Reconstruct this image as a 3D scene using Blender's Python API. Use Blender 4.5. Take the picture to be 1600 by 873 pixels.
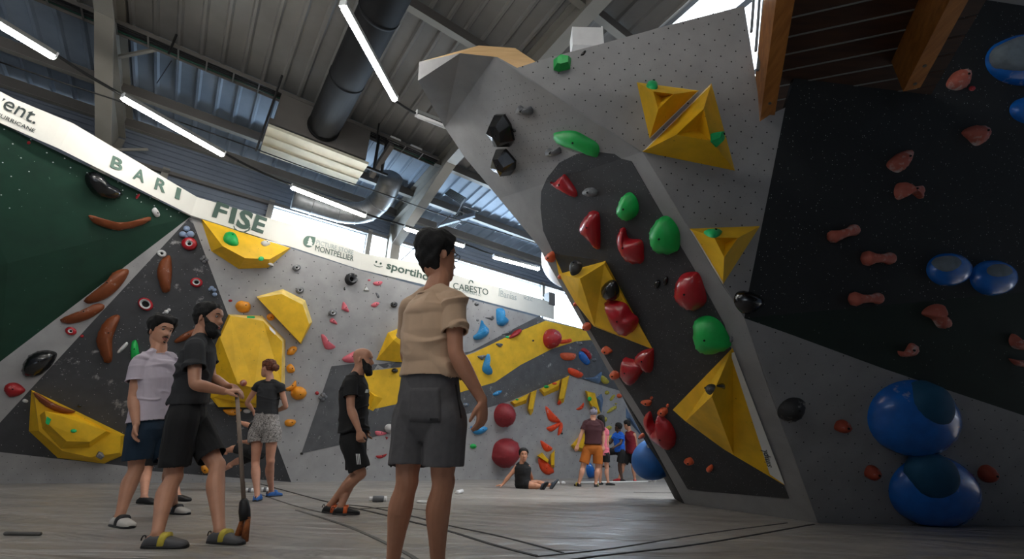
import bpy, bmesh, math, random
import numpy as np
from mathutils import Matrix, Vector
from mathutils.bvhtree import BVHTree
random.seed(7); RNG = np.random.default_rng(7)
for o in list(bpy.data.objects): bpy.data.objects.remove(o)
SC = bpy.context.scene; COL = SC.collection

# ------------------------------------------------------------------ camera
F, TH, RO, CH = 690.0, math.radians(21.8), math.radians(1.49), .587
CAM = np.array([0, 0, CH])
_R = np.array([1., 0, 0]); _U = np.array([0, -math.sin(TH), math.cos(TH)]); _W = np.array([0, math.cos(TH), math.sin(TH)])
_cr = math.cos(RO) * _R + math.sin(RO) * _U; _cu = -math.sin(RO) * _R + math.cos(RO) * _U
cd = bpy.data.cameras.new('camera'); cam = bpy.data.objects.new('camera', cd); COL.objects.link(cam)
cd.sensor_width = 36; cd.lens = 36 * F / 1600; cd.clip_end = 200
cam.matrix_world = Matrix(((_cr[0], _cu[0], -_W[0], 0), (_cr[1], _cu[1], -_W[1], 0), (_cr[2], _cu[2], -_W[2], CH), (0, 0, 0, 1)))
SC.camera = cam
# ------------------------------------------------------------------ world, exposure, big lights
SC.view_settings.view_transform = 'Standard'; SC.view_settings.look = 'None'
SC.view_settings.gamma = 1; SC.view_settings.use_curve_mapping = False
SC.view_settings.exposure = 0.95
wd = bpy.data.worlds.new('sky'); SC.world = wd; wd.use_nodes = True
bg = wd.node_tree.nodes['Background']; bg.inputs[0].default_value = (.86, .93, 1, 1); bg.inputs[1].default_value = 3.0
TUBE_POWER = 34.0
def area(name, loc, target, sx, sy, power, color):
    l = bpy.data.lights.new(name, 'AREA'); l.shape = 'RECTANGLE'; l.size = sx; l.size_y = sy; l.energy = power; l.color = color
    o = bpy.data.objects.new(name, l); COL.objects.link(o); o.location = loc
    d = Vector(target) - Vector(loc); z = -d.normalized()
    x = Vector((.814, .581, 0)); x = (x - z * x.dot(z)).normalized(); y = z.cross(x)
    o.matrix_world = Matrix(((x[0], y[0], z[0], loc[0]), (x[1], y[1], z[1], loc[1]), (x[2], y[2], z[2], loc[2]), (0, 0, 0, 1)))
    return o
# building frame: u runs along the back wall, s towards it
E1 = np.array([.814, .581, 0]); E2 = np.array([-.581, .814, 0]); W0 = np.array([-4.86, 8.76, 0]) + E2 * 1.2
def B(u, s, z): return W0 + E1 * u + E2 * s + np.array([0, 0, z])
def roofz(s): return 7.0 - .05 * s
# daylight: over the ridge skylight, and outside the strip windows of the back wall; last one an added blue fill
area('skylight_daylight', B(7.0, -9.0, 9.2), B(6.6, -8.6, 0), 8.0, 3.0, 1150, (1, .97, .93))
for k, (u0, u1) in enumerate(((-.45, 1.75), (2.25, 7.9), (8.35, 12.5))):
    area('window_and_fill_light', B((u0 + u1) / 2, .8, 5.4), B((u0 + u1) / 2, -3, 6.6), u1 - u0, 1.5, 110 * (u1 - u0), (.62, .8, 1))
area('window_and_fill_light', B(-6.2, .8, 5.3), B(-6.2, -3, 6.9), 4.8, 1.5, 520, (.45, .7, 1))  # added blue fill outside an invented left-bay window, tinting the roof

# ------------------------------------------------------------------ rays
def ray(px, py):
    x = (px - 800) / F; y = (436.5 - py) / F
    return _W + x * _cr + y * _cu
def atY(px, py, Y):
    d = ray(px, py); return CAM + d * (Y / d[1])
def atZ(px, py, Z=0.):
    d = ray(px, py); return CAM + d * ((Z - CH) / d[2])
def plane(a, b, c):
    n = np.cross(b - a, c - a); n = n / np.linalg.norm(n)
    if n @ (CAM - a) < 0: n = -n
    return n, n @ a
def hit(pl, px, py, off=0.):
    d = ray(px, py); n, k = pl; return CAM + d * ((k + off - n @ CAM) / (n @ d))
def nrm(v): v = np.asarray(v, float); return v / (np.linalg.norm(v) + 1e-12)

# ------------------------------------------------------------------ objects
def setp(o, label=None, cat=None, group=None, kind=None):
    if label: o['label'] = label
    if cat: o['category'] = cat
    if group: o['group'] = group
    if kind: o['kind'] = kind
    return o
ROOT = {}
def empty(name, loc, label=None, cat=None, group=None, kind=None):
    o = bpy.data.objects.new(name, None); COL.objects.link(o); o.location = loc; o.empty_display_size = .1
    ROOT[o.name] = np.array(loc, float); return setp(o, label, cat, group, kind)
def adopt(o, parent):
    o.parent = parent; o.location = Vector(ROOT[o.name] - ROOT[parent.name])
def link(name, me, parent=None, org=None):
    """me is in world coordinates; the object's own origin is the root's origin"""
    o = bpy.data.objects.new(name, me); COL.objects.link(o)
    if parent is not None:
        org = ROOT[parent.name]; o.parent = parent
        me.transform(Matrix.Translation(-Vector(org)))
    else:
        if org is None:
            n = len(me.vertices); c = np.empty(n * 3); me.vertices.foreach_get('co', c); c = c.reshape(-1, 3)
            org = (c.min(0) + c.max(0)) / 2
        org = np.array(org, float); me.transform(Matrix.Translation(-Vector(org))); o.location = org
    ROOT[o.name] = org
    return o
def mesh(name, V, FA, mat, smooth=False):
    me = bpy.data.meshes.new(name); me.from_pydata([tuple(map(float, v)) for v in V], [], [tuple(map(int, f)) for f in FA])
    if mat: me.materials.append(mat)
    if smooth: me.polygons.foreach_set('use_smooth', [True] * len(me.polygons))
    me.update(); return me
def mk(name, V, FA, mat, parent=None, smooth=False, org=None):
    me = mesh(name, V, FA, mat, smooth)
    bm = bmesh.new(); bm.from_mesh(me); bmesh.ops.recalc_face_normals(bm, faces=bm.faces); bm.to_mesh(me); bm.free()
    return link(name, me, parent, org)
class MB:
    def __init__(s): s.V = []; s.F = []
    def add(s, V, FA):
        n = len(s.V); s.V += [np.asarray(v, float) for v in V]; s.F += [[i + n for i in f] for f in FA]; return s
    def box(s, c, x, y, z):
        c = np.asarray(c, float); V = [c + i * np.asarray(x) + j * np.asarray(y) + k * np.asarray(z) for i in (-1, 1) for j in (-1, 1) for k in (-1, 1)]
        return s.add(V, [(0, 1, 3, 2), (4, 6, 7, 5), (0, 4, 5, 1), (2, 3, 7, 6), (0, 2, 6, 4), (1, 5, 7, 3)])
    def beam(s, a, b, w, h, up=(0, 0, 1)):
        a = np.asarray(a, float); b = np.asarray(b, float); d = nrm(b - a); x = nrm(np.cross(d, up)); z = np.cross(x, d)
        return s.box((a + b) / 2, (b - a) / 2, x * w / 2, z * h / 2)
    def tube(s, P, r, n=10, cap=True):
        V, FA = tube(P, r, n, cap); return s.add(V, FA)
    def build(s, name, mat, parent=None, smooth=False, org=None): return mk(name, s.V, s.F, mat, parent, smooth, org)
def frame(d):
    d = nrm(d); a = np.array([0, 0, 1.]) if abs(d[2]) < .9 else np.array([0, 1., 0])
    x = nrm(np.cross(a, d)); return x, np.cross(d, x)
def tube(P, r, n=10, cap=True):
    P = [np.asarray(p, float) for p in P]; r = list(r) if hasattr(r, '__len__') else [r] * len(P)
    V = []; FA = []; x = None
    for i, p in enumerate(P):
        d = nrm(P[min(i + 1, len(P) - 1)] - P[max(i - 1, 0)])
        if x is None: x, y = frame(d)
        else: x = nrm(x - d * (x @ d)); y = np.cross(d, x)
        for k in range(n):
            a = 2 * math.pi * k / n; V.append(p + r[i] * (math.cos(a) * x + math.sin(a) * y))
    for i in range(len(P) - 1):
        for k in range(n):
            FA.append((i * n + k, i * n + (k + 1) % n, (i + 1) * n + (k + 1) % n, (i + 1) * n + k))
    if cap: FA += [tuple(range(n))[::-1], tuple(range((len(P) - 1) * n, len(P) * n))]
    return V, FA
def catmull(P, sub=4, closed=False):
    P = [np.asarray(p, float) for p in P]; n = len(P); out = []
    for i in range(n if closed else n - 1):
        g = (lambda j: P[j % n]) if closed else (lambda j: P[min(max(j, 0), n - 1)])
        a, b, c, d = g(i - 1), g(i), g(i + 1), g(i + 2)
        for k in range(sub):
            t = k / sub; out.append(.5 * (2 * b + (c - a) * t + (2 * a - 5 * b + 4 * c - d) * t * t + (3 * b - a - 3 * c + d) * t ** 3))
    if not closed: out.append(P[-1])
    return out
def ball(c, r, n=12, m=8, x=(1, 0, 0), y=(0, 1, 0), z=(0, 0, 1)):
    r = r if hasattr(r, '__len__') else (r, r, r); c = np.asarray(c, float); x, y, z = map(np.asarray, (x, y, z))
    V = [c + z * r[2]]; FA = []
    for j in range(1, m):
        t = math.pi * j / m
        for k in range(n):
            a = 2 * math.pi * k / n; V.append(c + x * r[0] * math.sin(t) * math.cos(a) + y * r[1] * math.sin(t) * math.sin(a) + z * r[2] * math.cos(t))
    V.append(c - z * r[2]); L = len(V) - 1
    for k in range(n): FA.append((0, 1 + k, 1 + (k + 1) % n)); FA.append((L, L - n + (k + 1) % n, L - n + k))
    for j in range(m - 2):
        for k in range(n): a = 1 + j * n + k; b = 1 + j * n + (k + 1) % n; FA.append((a, a + n, b + n, b))
    return V, FA

# ------------------------------------------------------------------ materials
def lin(c): return tuple(((v / 255) / 12.92 if v / 255 <= .04045 else ((v / 255 + .055) / 1.055) ** 2.4) for v in c) + (1,)
MATS = {}
def mat(name, c, rough=.6, var=.08, vs=6., bump=0., bs=40., specks=0., speck_col=(215, 215, 215), speck_s=120., chalk=0., chalk_s=5., metal=0., coat=0., emit=0., sheen=0., c2=None, stretch=None, ior=None):
    if name in MATS: return MATS[name]
    m = bpy.data.materials.new(name); m.use_nodes = True; nt = m.node_tree; N = nt.nodes; L = nt.links
    b = N['Principled BSDF']; b.inputs['Roughness'].default_value = rough; b.inputs['Metallic'].default_value = metal
    if coat: b.inputs['Coat Weight'].default_value = coat; b.inputs['Coat Roughness'].default_value = .12
    if sheen: b.inputs['Sheen Weight'].default_value = sheen
    tc = N.new('ShaderNodeTexCoord'); co = tc.outputs['Object']
    if stretch:
        mp = N.new('ShaderNodeMapping'); mp.inputs['Scale'].default_value = stretch; L.new(co, mp.inputs[0]); co = mp.outputs[0]
    def noise(s, det=4., r=.55):
        n = N.new('ShaderNodeTexNoise'); n.inputs['Scale'].default_value = s; n.inputs['Detail'].default_value = det; n.inputs['Roughness'].default_value = r; L.new(co, n.inputs['Vector']); return n.outputs['Fac']
    def ramp(f, a, bb):
        r = N.new('ShaderNodeMapRange'); r.inputs[1].default_value = a; r.inputs[2].default_value = bb; L.new(f, r.inputs[0]); return r.outputs[0]
    def mix(f, A, Bc):
        x = N.new('ShaderNodeMix'); x.data_type = 'RGBA'
        if hasattr(f, 'links'): L.new(f, x.inputs[0])
        else: x.inputs[0].default_value = f
        for sk, v in ((6, A), (7, Bc)):
            if hasattr(v, 'links'): L.new(v, x.inputs[sk])
            else: x.inputs[sk].default_value = v
        return x.outputs[2]
    base = lin(c); col = base
    if var or c2:
        d = lin(c2) if c2 else tuple(v * (1 - 2 * var) for v in base[:3]) + (1,)
        e = base if c2 else tuple(min(1, v * (1 + 2 * var)) for v in base[:3]) + (1,)
        col = mix(ramp(noise(vs), .32, .68), d, e)
    if chalk:
        col = mix(ramp(noise(chalk_s, 5., .65), .62 - chalk * .2, .78 - chalk * .1), col, lin((205, 203, 200)))
    if specks:
        v = N.new('ShaderNodeTexVoronoi'); v.inputs['Scale'].default_value = speck_s; L.new(co, v.inputs['Vector'])
        a = N.new('ShaderNodeMath'); a.operation = 'LESS_THAN'; a.inputs[1].default_value = .16; L.new(v.outputs['Distance'], a.inputs[0])
        g = N.new('ShaderNodeMath'); g.operation = 'GREATER_THAN'; g.inputs[1].default_value = 1 - specks
        sp = N.new('ShaderNodeSeparateColor'); L.new(v.outputs['Color'], sp.inputs[0]); L.new(sp.outputs[0], g.inputs[0])
        q = N.new('ShaderNodeMath'); q.operation = 'MULTIPLY'; L.new(a.outputs[0], q.inputs[0]); L.new(g.outputs[0], q.inputs[1])
        col = mix(q.outputs[0], col, lin(speck_col))
    if hasattr(col, 'links'): L.new(col, b.inputs['Base Color'])
    else: b.inputs['Base Color'].default_value = col
    if emit:
        b.inputs['Emission Color'].default_value = base; b.inputs['Emission Strength'].default_value = emit
    if bump:
        bp = N.new('ShaderNodeBump'); bp.inputs['Strength'].default_value = bump; bp.inputs['Distance'].default_value = .02
        L.new(noise(bs), bp.inputs['Height']); L.new(bp.outputs[0], b.inputs['Normal'])
    MATS[name] = m; return m
M = lambda k: MATS[k]
mat('grey_texture', (160, 159, 159), .85, .05, 3, .08, 90, specks=.05, speck_col=(60, 60, 60), speck_s=45)
mat('prow_grey', (142, 141, 142), .85, .05, 3, .1, 110, specks=.10, speck_col=(70, 70, 72), speck_s=60)
mat('dark_grey', (62, 63, 66), .8, .07, 4, .06, 60, specks=.12, speck_s=42, chalk=.03, chalk_s=3.2)
mat('stripe_grey', (88, 89, 92), .8, .07, 4, .06, 60, specks=.10, speck_s=42, chalk=.03, chalk_s=3.2)
mat('prow_dark', (52, 53, 56), .75, .06, 5, .08, 70, specks=.16, speck_s=70)
mat('east_dark', (31, 34, 36), .8, .06, 5, .08, 70, specks=.14, speck_s=55)
mat('green_paint', (19, 60, 44), .7, .08, 3, .05, 60, specks=.03, speck_col=(120, 150, 135), speck_s=30)
mat('dark_green_paint', (16, 32, 25), .8, .08, 3, .05, 60, specks=.05, speck_col=(140, 150, 145), speck_s=40)
mat('yellow_paint', (236, 188, 40), .6, .05, 4, .05, 80, specks=.03, speck_col=(90, 70, 10), speck_s=30)
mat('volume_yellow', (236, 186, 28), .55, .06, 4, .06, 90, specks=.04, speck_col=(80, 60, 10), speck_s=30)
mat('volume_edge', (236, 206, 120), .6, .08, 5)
mat('label_white', (225, 225, 222), .6, .02)
mat('plywood', (226, 190, 140), .6, .12, 3, c2=(205, 165, 115), stretch=(1, 1, 9))
mat('hole_black', (14, 14, 14), .9, 0)
mat('nut_white', (205, 215, 210), .6, 0)
mat('roof_sheet', (120, 118, 115), .6, .07, 1.2)
mat('roof_daylit_blue', (122, 134, 148), .6, .09, 1.2)  # blue daylight near the eaves tinted into the sheet colour
mat('siding', (104, 112, 124), .6, .06, 2)
mat('steel_paint', (134, 130, 122), .55, .04, 2)
mat('steel_dark', (96, 92, 88), .55, .05, 2)
mat('cable_black', (16, 16, 17), .6, 0)
mat('cable_green', (20, 70, 55), .6, 0)
mat('duct_dark', (24, 25, 27), .75, .06, 3)
M('duct_dark').node_tree.nodes['Principled BSDF'].inputs['Specular IOR Level'].default_value = .15
mat('galvanised', (140, 142, 144), .45, .1, 5, metal=.6)
mat('cream_metal', (212, 208, 186), .5, .03)
mat('white_plastic', (232, 232, 232), .45, .02)
mat('housing', (120, 122, 120), .5, .03)
mat('tube_glow', (255, 252, 246), .5, 0, emit=TUBE_POWER)
mat('banner_cloth', (222, 220, 211), .75, .025, 1.5, .05, 4)
mat('ink', (88, 112, 100), .7, .03); mat('ink_dark', (66, 88, 78), .7, .03); mat('ink_pale', (170, 178, 176), .7, .03); mat('ink_black', (45, 55, 54), .7, .03)
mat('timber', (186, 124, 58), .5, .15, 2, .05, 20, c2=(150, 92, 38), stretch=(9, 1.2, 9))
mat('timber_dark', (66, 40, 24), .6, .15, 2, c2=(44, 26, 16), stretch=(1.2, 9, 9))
mat('window_frame', (120, 126, 132), .5, .03)
def glassmat():
    m = bpy.data.materials.new('window_glass'); m.use_nodes = True; nt = m.node_tree; N = nt.nodes; N.clear()
    o = N.new('ShaderNodeOutputMaterial'); t = N.new('ShaderNodeBsdfTransparent'); g = N.new('ShaderNodeBsdfGlossy'); g.inputs['Roughness'].default_value = .05
    x = N.new('ShaderNodeMixShader'); x.inputs[0].default_value = .07; nt.links.new(t.outputs[0], x.inputs[1]); nt.links.new(g.outputs[0], x.inputs[2]); nt.links.new(x.outputs[0], o.inputs[0])
    t.inputs[0].default_value = (.95, .97, .98, 1); MATS['window_glass'] = m
glassmat()
def floormat():
    m = bpy.data.materials.new('mat_vinyl'); m.use_nodes = True; nt = m.node_tree; N = nt.nodes; L = nt.links; b = N['Principled BSDF']
    tc = N.new('ShaderNodeTexCoord'); mp = N.new('ShaderNodeMapping'); mp.inputs['Scale'].default_value = (.35, 1.3, 1); mp.inputs['Rotation'].default_value = (0, 0, .12); L.new(tc.outputs['Object'], mp.inputs[0])
    def noise(s, d, src, r=.6, dist=0.):
        n = N.new('ShaderNodeTexNoise'); n.inputs['Scale'].default_value = s; n.inputs['Detail'].default_value = d; n.inputs['Roughness'].default_value = r; n.inputs['Distortion'].default_value = dist; L.new(src, n.inputs['Vector']); return n.outputs['Fac']
    cr = N.new('ShaderNodeValToRGB'); cr.color_ramp.elements[0].position = .3; cr.color_ramp.elements[0].color = lin((124, 121, 118)); cr.color_ramp.elements[1].position = .72; cr.color_ramp.elements[1].color = lin((168, 163, 158))
    L.new(noise(1.1, 6, mp.outputs[0], .62, .6), cr.inputs[0]); L.new(cr.outputs[0], b.inputs['Base Color'])
    rr = N.new('ShaderNodeMapRange'); rr.inputs[3].default_value = .22; rr.inputs[4].default_value = .48; L.new(noise(2.2, 4, tc.outputs['Object']), rr.inputs[0]); L.new(rr.outputs[0], b.inputs['Roughness'])
    b1 = N.new('ShaderNodeBump'); b1.inputs['Strength'].default_value = .8; b1.inputs['Distance'].default_value = .22; L.new(noise(1.6, 3, mp.outputs[0], .5, 1.5), b1.inputs['Height'])
    b2 = N.new('ShaderNodeBump'); b2.inputs['Strength'].default_value = .15; b2.inputs['Distance'].default_value = .01; L.new(noise(14, 4, mp.outputs[0]), b2.inputs['Height']); L.new(b1.outputs[0], b2.inputs['Normal']); L.new(b2.outputs[0], b.inputs['Normal'])
    MATS['mat_vinyl'] = m
floormat()
# climbing-hold plastics
def plastic(name, c, rough=.4, chalk=.15, **k): return mat(name, c, rough, .06, 8, .05, 120, chalk=chalk, chalk_s=7, **k)
plastic('h_black', (20, 21, 23), .22, 0, coat=.6); plastic('h_blackmat', (30, 31, 33), .6, .25); plastic('h_brown', (128, 66, 32), .5, .12)
plastic('h_red', (172, 22, 36), .3, .03, coat=.4); plastic('h_redm', (165, 32, 38), .5, .08); plastic('h_ball', (142, 38, 46), .5, .0); plastic('h_green', (20, 172, 78), .45, .0)
plastic('h_pink', (216, 104, 118), .5, .12); plastic('h_orange', (232, 150, 30), .5, .12); plastic('h_coral', (214, 92, 52), .5, .15)
plastic('h_bone', (176, 92, 76), .55, .4); plastic('h_blue', (16, 104, 196), .25, .02, coat=.7); plastic('h_sky', (46, 142, 200), .45, .22)
plastic('h_grey', (104, 106, 110), .6, .2); plastic('h_white', (206, 206, 206), .55, .1); plastic('h_mint', (30, 190, 110), .45, .05); plastic('h_iceblue', (140, 160, 190), .5, .2)
plastic('h_fire', (232, 74, 30), .5, .05); plastic('h_terra', (156, 62, 40), .6, .15); plastic('h_lime', (176, 164, 60), .6, .1); plastic('h_chalkblue', (80, 100, 120), .7, .5); plastic('h_slate', (92, 118, 150), .6, .2)
# ================================================================== structure
WALLV = []; WALLF = []; _bv = [None]
def solid(V, FA):
    n = len(WALLV); WALLV.extend([tuple(v) for v in V])
    for f in FA: WALLF.append([i + n for i in f])
    _bv[0] = None
def cast(px, py):
    if _bv[0] is None: _bv[0] = BVHTree.FromPolygons(WALLV, WALLF)
    d = Vector(ray(px, py)).normalized(); loc, n, i, t = _bv[0].ray_cast(Vector(CAM), d)
    if loc is None: raise ValueError('no wall at %s,%s' % (px, py))
    n = np.array(n); n = n if n @ np.array(d) < 0 else -n
    return np.array(loc), n
def panel(name, pts, mt, parent, thick=.03, front=0., collide=True):
    """a flat or folded facet given by its corners in space, thickness going away from the hall"""
    V = [np.asarray(p, float) for p in pts]; c = sum(V) / len(V)
    n = np.zeros(3)
    for i in range(len(V)): n = n + np.cross(V[i] - c, V[(i + 1) % len(V)] - c)
    n = nrm(n); n = n if n @ (CAM - c) > 0 else -n
    a = [v + n * front for v in V]; b = [v - n * thick for v in V]; k = len(V)
    o = mk(name, a + b, [tuple(range(k)), tuple(range(k, 2 * k))] + [(i, (i + 1) % k, (i + 1) % k + k, i + k) for i in range(k)], mt, parent)
    if collide:
        solid(a, tri(a))
    return o
def tri(V):
    """triangulate a (concave) near-planar polygon"""
    bm = bmesh.new(); vs = [bm.verts.new(tuple(v)) for v in V]; f = bm.faces.new(vs)
    bmesh.ops.triangulate(bm, faces=[f]); bm.verts.index_update()
    out = [[v.index for v in f.verts] for f in bm.faces]; bm.free(); return out
def dots(name, pl_pts, sp, mt, parent, ang=0., r=.007, jit=0., stag=True, off=.0035):
    """recessed bolt holes of a panel: one joined part of tiny discs"""
    V = [np.asarray(p, float) for p in pl_pts]; c = sum(V) / len(V); n = np.zeros(3)
    for i in range(len(V)): n = n + np.cross(V[i] - c, V[(i + 1) % len(V)] - c)
    n = nrm(n); n = n if n @ (CAM - c) > 0 else -n
    x = nrm(np.cross((0, 0, 1), n)); y = np.cross(n, x); x, y = math.cos(ang) * x + math.sin(ang) * y, -math.sin(ang) * x + math.cos(ang) * y
    P = [((v - c) @ x, (v - c) @ y) for v in V]
    def ins(a, b):
        w = False
        for i in range(len(P)):
            (x0, y0), (x1, y1) = P[i], P[i - 1]
            if (y0 > b) != (y1 > b) and a < (x1 - x0) * (b - y0) / (y1 - y0) + x0: w = not w
        return w
    X = [p[0] for p in P]; Y = [p[1] for p in P]; m = MB(); j = 0; b = min(Y) + sp * .4
    while b < max(Y):
        a = min(X) + sp * (.3 + (.5 if stag and j % 2 else 0))
        while a < max(X):
            if ins(a, b) and ins(a + .03, b) and ins(a - .03, b):
                q = c + x * (a + random.uniform(-jit, jit)) + y * (b + random.uniform(-jit, jit)) + n * off
                m.add([q + r * (math.cos(t) * x + math.sin(t) * y) for t in [k * math.pi / 3 for k in range(6)]], [(0, 1, 2, 3, 4, 5)])
            a += sp
        b += sp * (.55 if stag else 1); j += 1
    if m.V:
        o = m.build(name, mt, parent); o['kind'] = 'stuff'
ground = lambda px, py: atZ(px, py, 0)

# ---- floor of padded mats
fl = empty('floor', (0, 8, 0), kind='structure')
nx, ny = 60, 60; V = []; FA = []
for j in range(ny + 1):
    for i in range(nx + 1):
        x = -14 + 28 * i / nx; y = -6 + 30 * j / ny
        V.append((x, y, 0))
for j in range(ny):
    for i in range(nx): a = j * (nx + 1) + i; FA.append((a, a + 1, a + nx + 2, a + nx + 1))
mk('mat_cover', V, FA, M('mat_vinyl'), fl, True)
def seam(pts, w, mt='cable_black', nm='seam_strip'):
    P = catmull([ground(*p) for p in pts], 5); m = MB()
    for a, b in zip(P[:-1], P[1:]):
        d = nrm(b - a); s = np.array([-d[1], d[0], 0]) * w / 2; z = np.array([0, 0, .006])
        m.add([a + s, a - s, b - s, b + s, a + s + z, a - s + z, b - s + z, b + s + z], [(4, 5, 6, 7), (0, 1, 5, 4), (1, 2, 6, 5), (2, 3, 7, 6), (3, 0, 4, 7)])
    m.build(nm, M(mt), fl)
mat('seam_dark', (44, 43, 43), .75, .1); mat('seam_grey', (88, 86, 84), .6, .1)
seam([(407, 756), (484, 777), (532, 789), (577, 799), (641, 815), (698, 829), (769, 851), (838, 869)], .03, 'seam_dark')
seam([(530, 788), (575, 792), (641, 806), (700, 821), (781, 838), (880, 864)], .02, 'seam_dark')
seam([(463, 797), (544, 823), (633, 864), (660, 885)], .03, 'seam_grey')
seam([(837, 870), (963, 856), (1100, 834), (1230, 817)], .014, 'seam_grey')
seam([(850, 882), (926, 870), (1100, 849), (1272, 819)], .02, 'seam_dark')
seam([(395, 768), (450, 787), (500, 800), (540, 806)], .02, 'seam_grey')
seam([(560, 795), (620, 793), (690, 800)], .02, 'seam_grey')
seam([(990, 769), (1030, 770), (1052, 770)], .03, 'seam_dark')

# ---- back climbing wall (runs parallel to the building), and the overhanging green wall on the left
r2 = plane(ground(480, 752.5), ground(960, 746.5), atZ(840, 493, 4.7))
dirb = nrm(ground(960, 746.5) - ground(480, 752.5))
CT = hit(r2, 562, 422); CB = hit(r2, 455, 753); TR = atZ(840, 493, 4.7) + dirb * 7; BR = ground(960, 746.5) + dirb * 4
A0 = atZ(298, 338, 4.7)
wb = empty('wall_back', CB, kind='structure')
panel('panel', [CT, CB, BR, TR], M('grey_texture'), wb)
panel('panel', [A0, CT, CB], M('grey_texture'), wb)
dots('bolt_holes', [CT, CB, BR, TR], .36, M('hole_black'), wb, .15, .011); dots('bolt_holes', [A0, CT, CB], .3, M('hole_black'), wb, .1, .011)
def paint(pl, pts, mt, name='painted_panel', th=.006):
    return panel(name, [hit(pl, *p) for p in pts], M(mt), wb if pl is r2 else wl, .001, th)
paint(r2, [(518, 572), (471, 708), (536, 694), (629, 671), (718, 650), (797, 626), (890, 586.5), (959, 607.5), (1003, 620), (1003, 545), (922, 531), (900, 533), (862, 545), (813, 570), (773, 597), (718, 613), (660, 622), (590, 637.5), (570, 600), (590, 569), (552, 568)], 'stripe_grey')
paint(r2, [(735, 549), (790, 520), (843, 493), (852, 501), (770, 537), (700, 565), (640, 572), (600, 575), (590, 569)], 'stripe_grey')
paint(r2, [(570, 580), (640, 572), (700, 565), (740, 551), (800, 522), (852, 501), (916, 516), (1003, 540), (1003, 545), (922, 531), (900, 533), (862, 545), (813, 570), (773, 597), (718, 613), (660, 622), (590, 637.5), (565, 640)], 'yellow_paint', th=.010)
# left: gently overhanging dark wall, grey kick board and strip
dpl = plane(A0, CB, ground(0, 755.5))
wl = empty('wall_left', ground(0, 755.5), kind='structure')
panel('panel', [hit(dpl, *p) for p in [(298, 338), (455, 752.9), (240, 736), (190, 727), (85, 716), (0, 706), (-40, 702), (0, 660), (147, 500)]], M('dark_grey'), wl)
panel('panel', [hit(dpl, *p) for p in [(298, 338), (147, 500), (0, 660), (-40, 702), (-120, 700), (-120, 657), (0, 565)]], M('grey_texture'), wl)
kick = [hit(dpl, *p) for p in [(455, 752.9), (240, 736), (190, 727), (85, 716), (0, 706), (-40, 702), (-120, 700)]] + [hit(dpl, -120, 757.5)]
panel('kick_board', kick, M('grey_texture'), wl); dots('bolt_holes', kick, .16, M('hole_black'), wl, 0, .005)
T1, T2 = atZ(-120, 135, 4.7), atZ(68, 226, 4.7)
g0, gl = hit(dpl, 0, 565), hit(dpl, -120, 655)
gp = plane(T2, A0, g0); gc = hit(gp, 12, 411, .10)
panel('panel', [T2, A0, gc], M('green_paint'), wl); panel('panel', [A0, g0, gc], M('green_paint'), wl)
gq = hit(plane(T1, T2, gl), -120, 440, .05)
panel('panel', [T1, T2, gc, gq], M('green_paint'), wl); panel('panel', [gq, gc, g0, gl], M('green_paint'), wl)
dots('bolt_holes', [T2, A0, hit(gp, 190, 345), hit(gp, 70, 300)], .2, M('nut_white'), wl, .2, .010, off=.012)
dots('bolt_holes', [T1, T2, gc, gq], .27, M('nut_white'), wl, .1, .009, off=.012)

# ---- right-hand boulder: leaning prow, grey face, dark overhang
b1, b2, b3 = ground(1070, 787), ground(1278, 817), ground(1600, 822)
bp = plane(b1, b2, atZ(1004, 237, 3.5)); HB = lambda x, y, o=0.: hit(bp, x, y, o)
ap = plane(HB(1004, 237), HB(1163, 497), atZ(1165, 10, 5.0)); HA = lambda x, y, o=0.: hit(ap, x, y, o)
cp = plane(HB(1163, 497), b2, b3); HC = lambda x, y, o=0.: hit(cp, x, y, o)
wr = empty('wall_right', b2, kind='structure')
Ledge = [(695, 199), (725, 244), (760, 286), (780, 310), (841, 384), (883, 458), (907, 501), (940, 560), (973, 620), (1007, 671), (1070, 787)]
Bpoly = [HB(*p) for p in Ledge[3:] + [(1278, 817), (1197, 597), (1163, 497), (1129, 445), (1067, 342), (1004, 237)]]
panel('panel', Bpoly, M('prow_grey'), wr, .04)
PX = HA(777, 89) * .45 + HB(777, 89) * .55; up = plane(HB(1004, 237), HB(780, 310), PX)
panel('panel', [HB(1004, 237), HA(777, 89), PX], M('prow_grey'), wr, .01, 0, False); HU = lambda x, y, o=0.: hit(up, x, y, o)
panel('panel', [HU(*p) for p in [(780, 310), (760, 286), (725, 244), (695, 199), (726, 237), (772, 89), (777, 89), (1004, 237)][:3] + [(726, 237), (772, 89), (777, 89), (1004, 237)]], M('prow_grey'), wr, .003)
m1, tl, ll = atZ(719, 83, 5.0), atZ(655, 97, 5.2), atZ(653, 126, 5.0)
panel('panel', [tl, ll, HU(695, 199), m1], M('prow_grey'), wr, .003); panel('panel', [m1, HU(695, 199), HU(725, 244), HU(726, 237), HU(772, 89)], M('prow_grey'), wr, .003)
panel('painted_panel', [HU(*p) for p in [(851, 287), (855, 278), (874, 254), (901, 240.5), (932, 237), (960, 240.5), (971, 248)]], M('prow_dark'), wr, .001, .006)
dots('bolt_holes', [HU(745, 240), HU(800, 296), HU(850, 280), HU(985, 236), HU(785, 100)], .13, M('hole_black'), wr, .2, .006)
Bdark = [HB(*p) for p in [(846, 299), (851, 287), (971, 248), (987, 252), (1036, 337), (1087, 424), (1132, 507), (1141, 541), (1233, 778), (1100, 767), (1075, 764), (1038, 701), (988, 620), (954, 570), (922, 515), (900, 473), (866, 397), (849, 360), (845, 325)]]
panel('painted_panel', Bdark, M('prow_dark'), wr, .001, .006)
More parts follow.
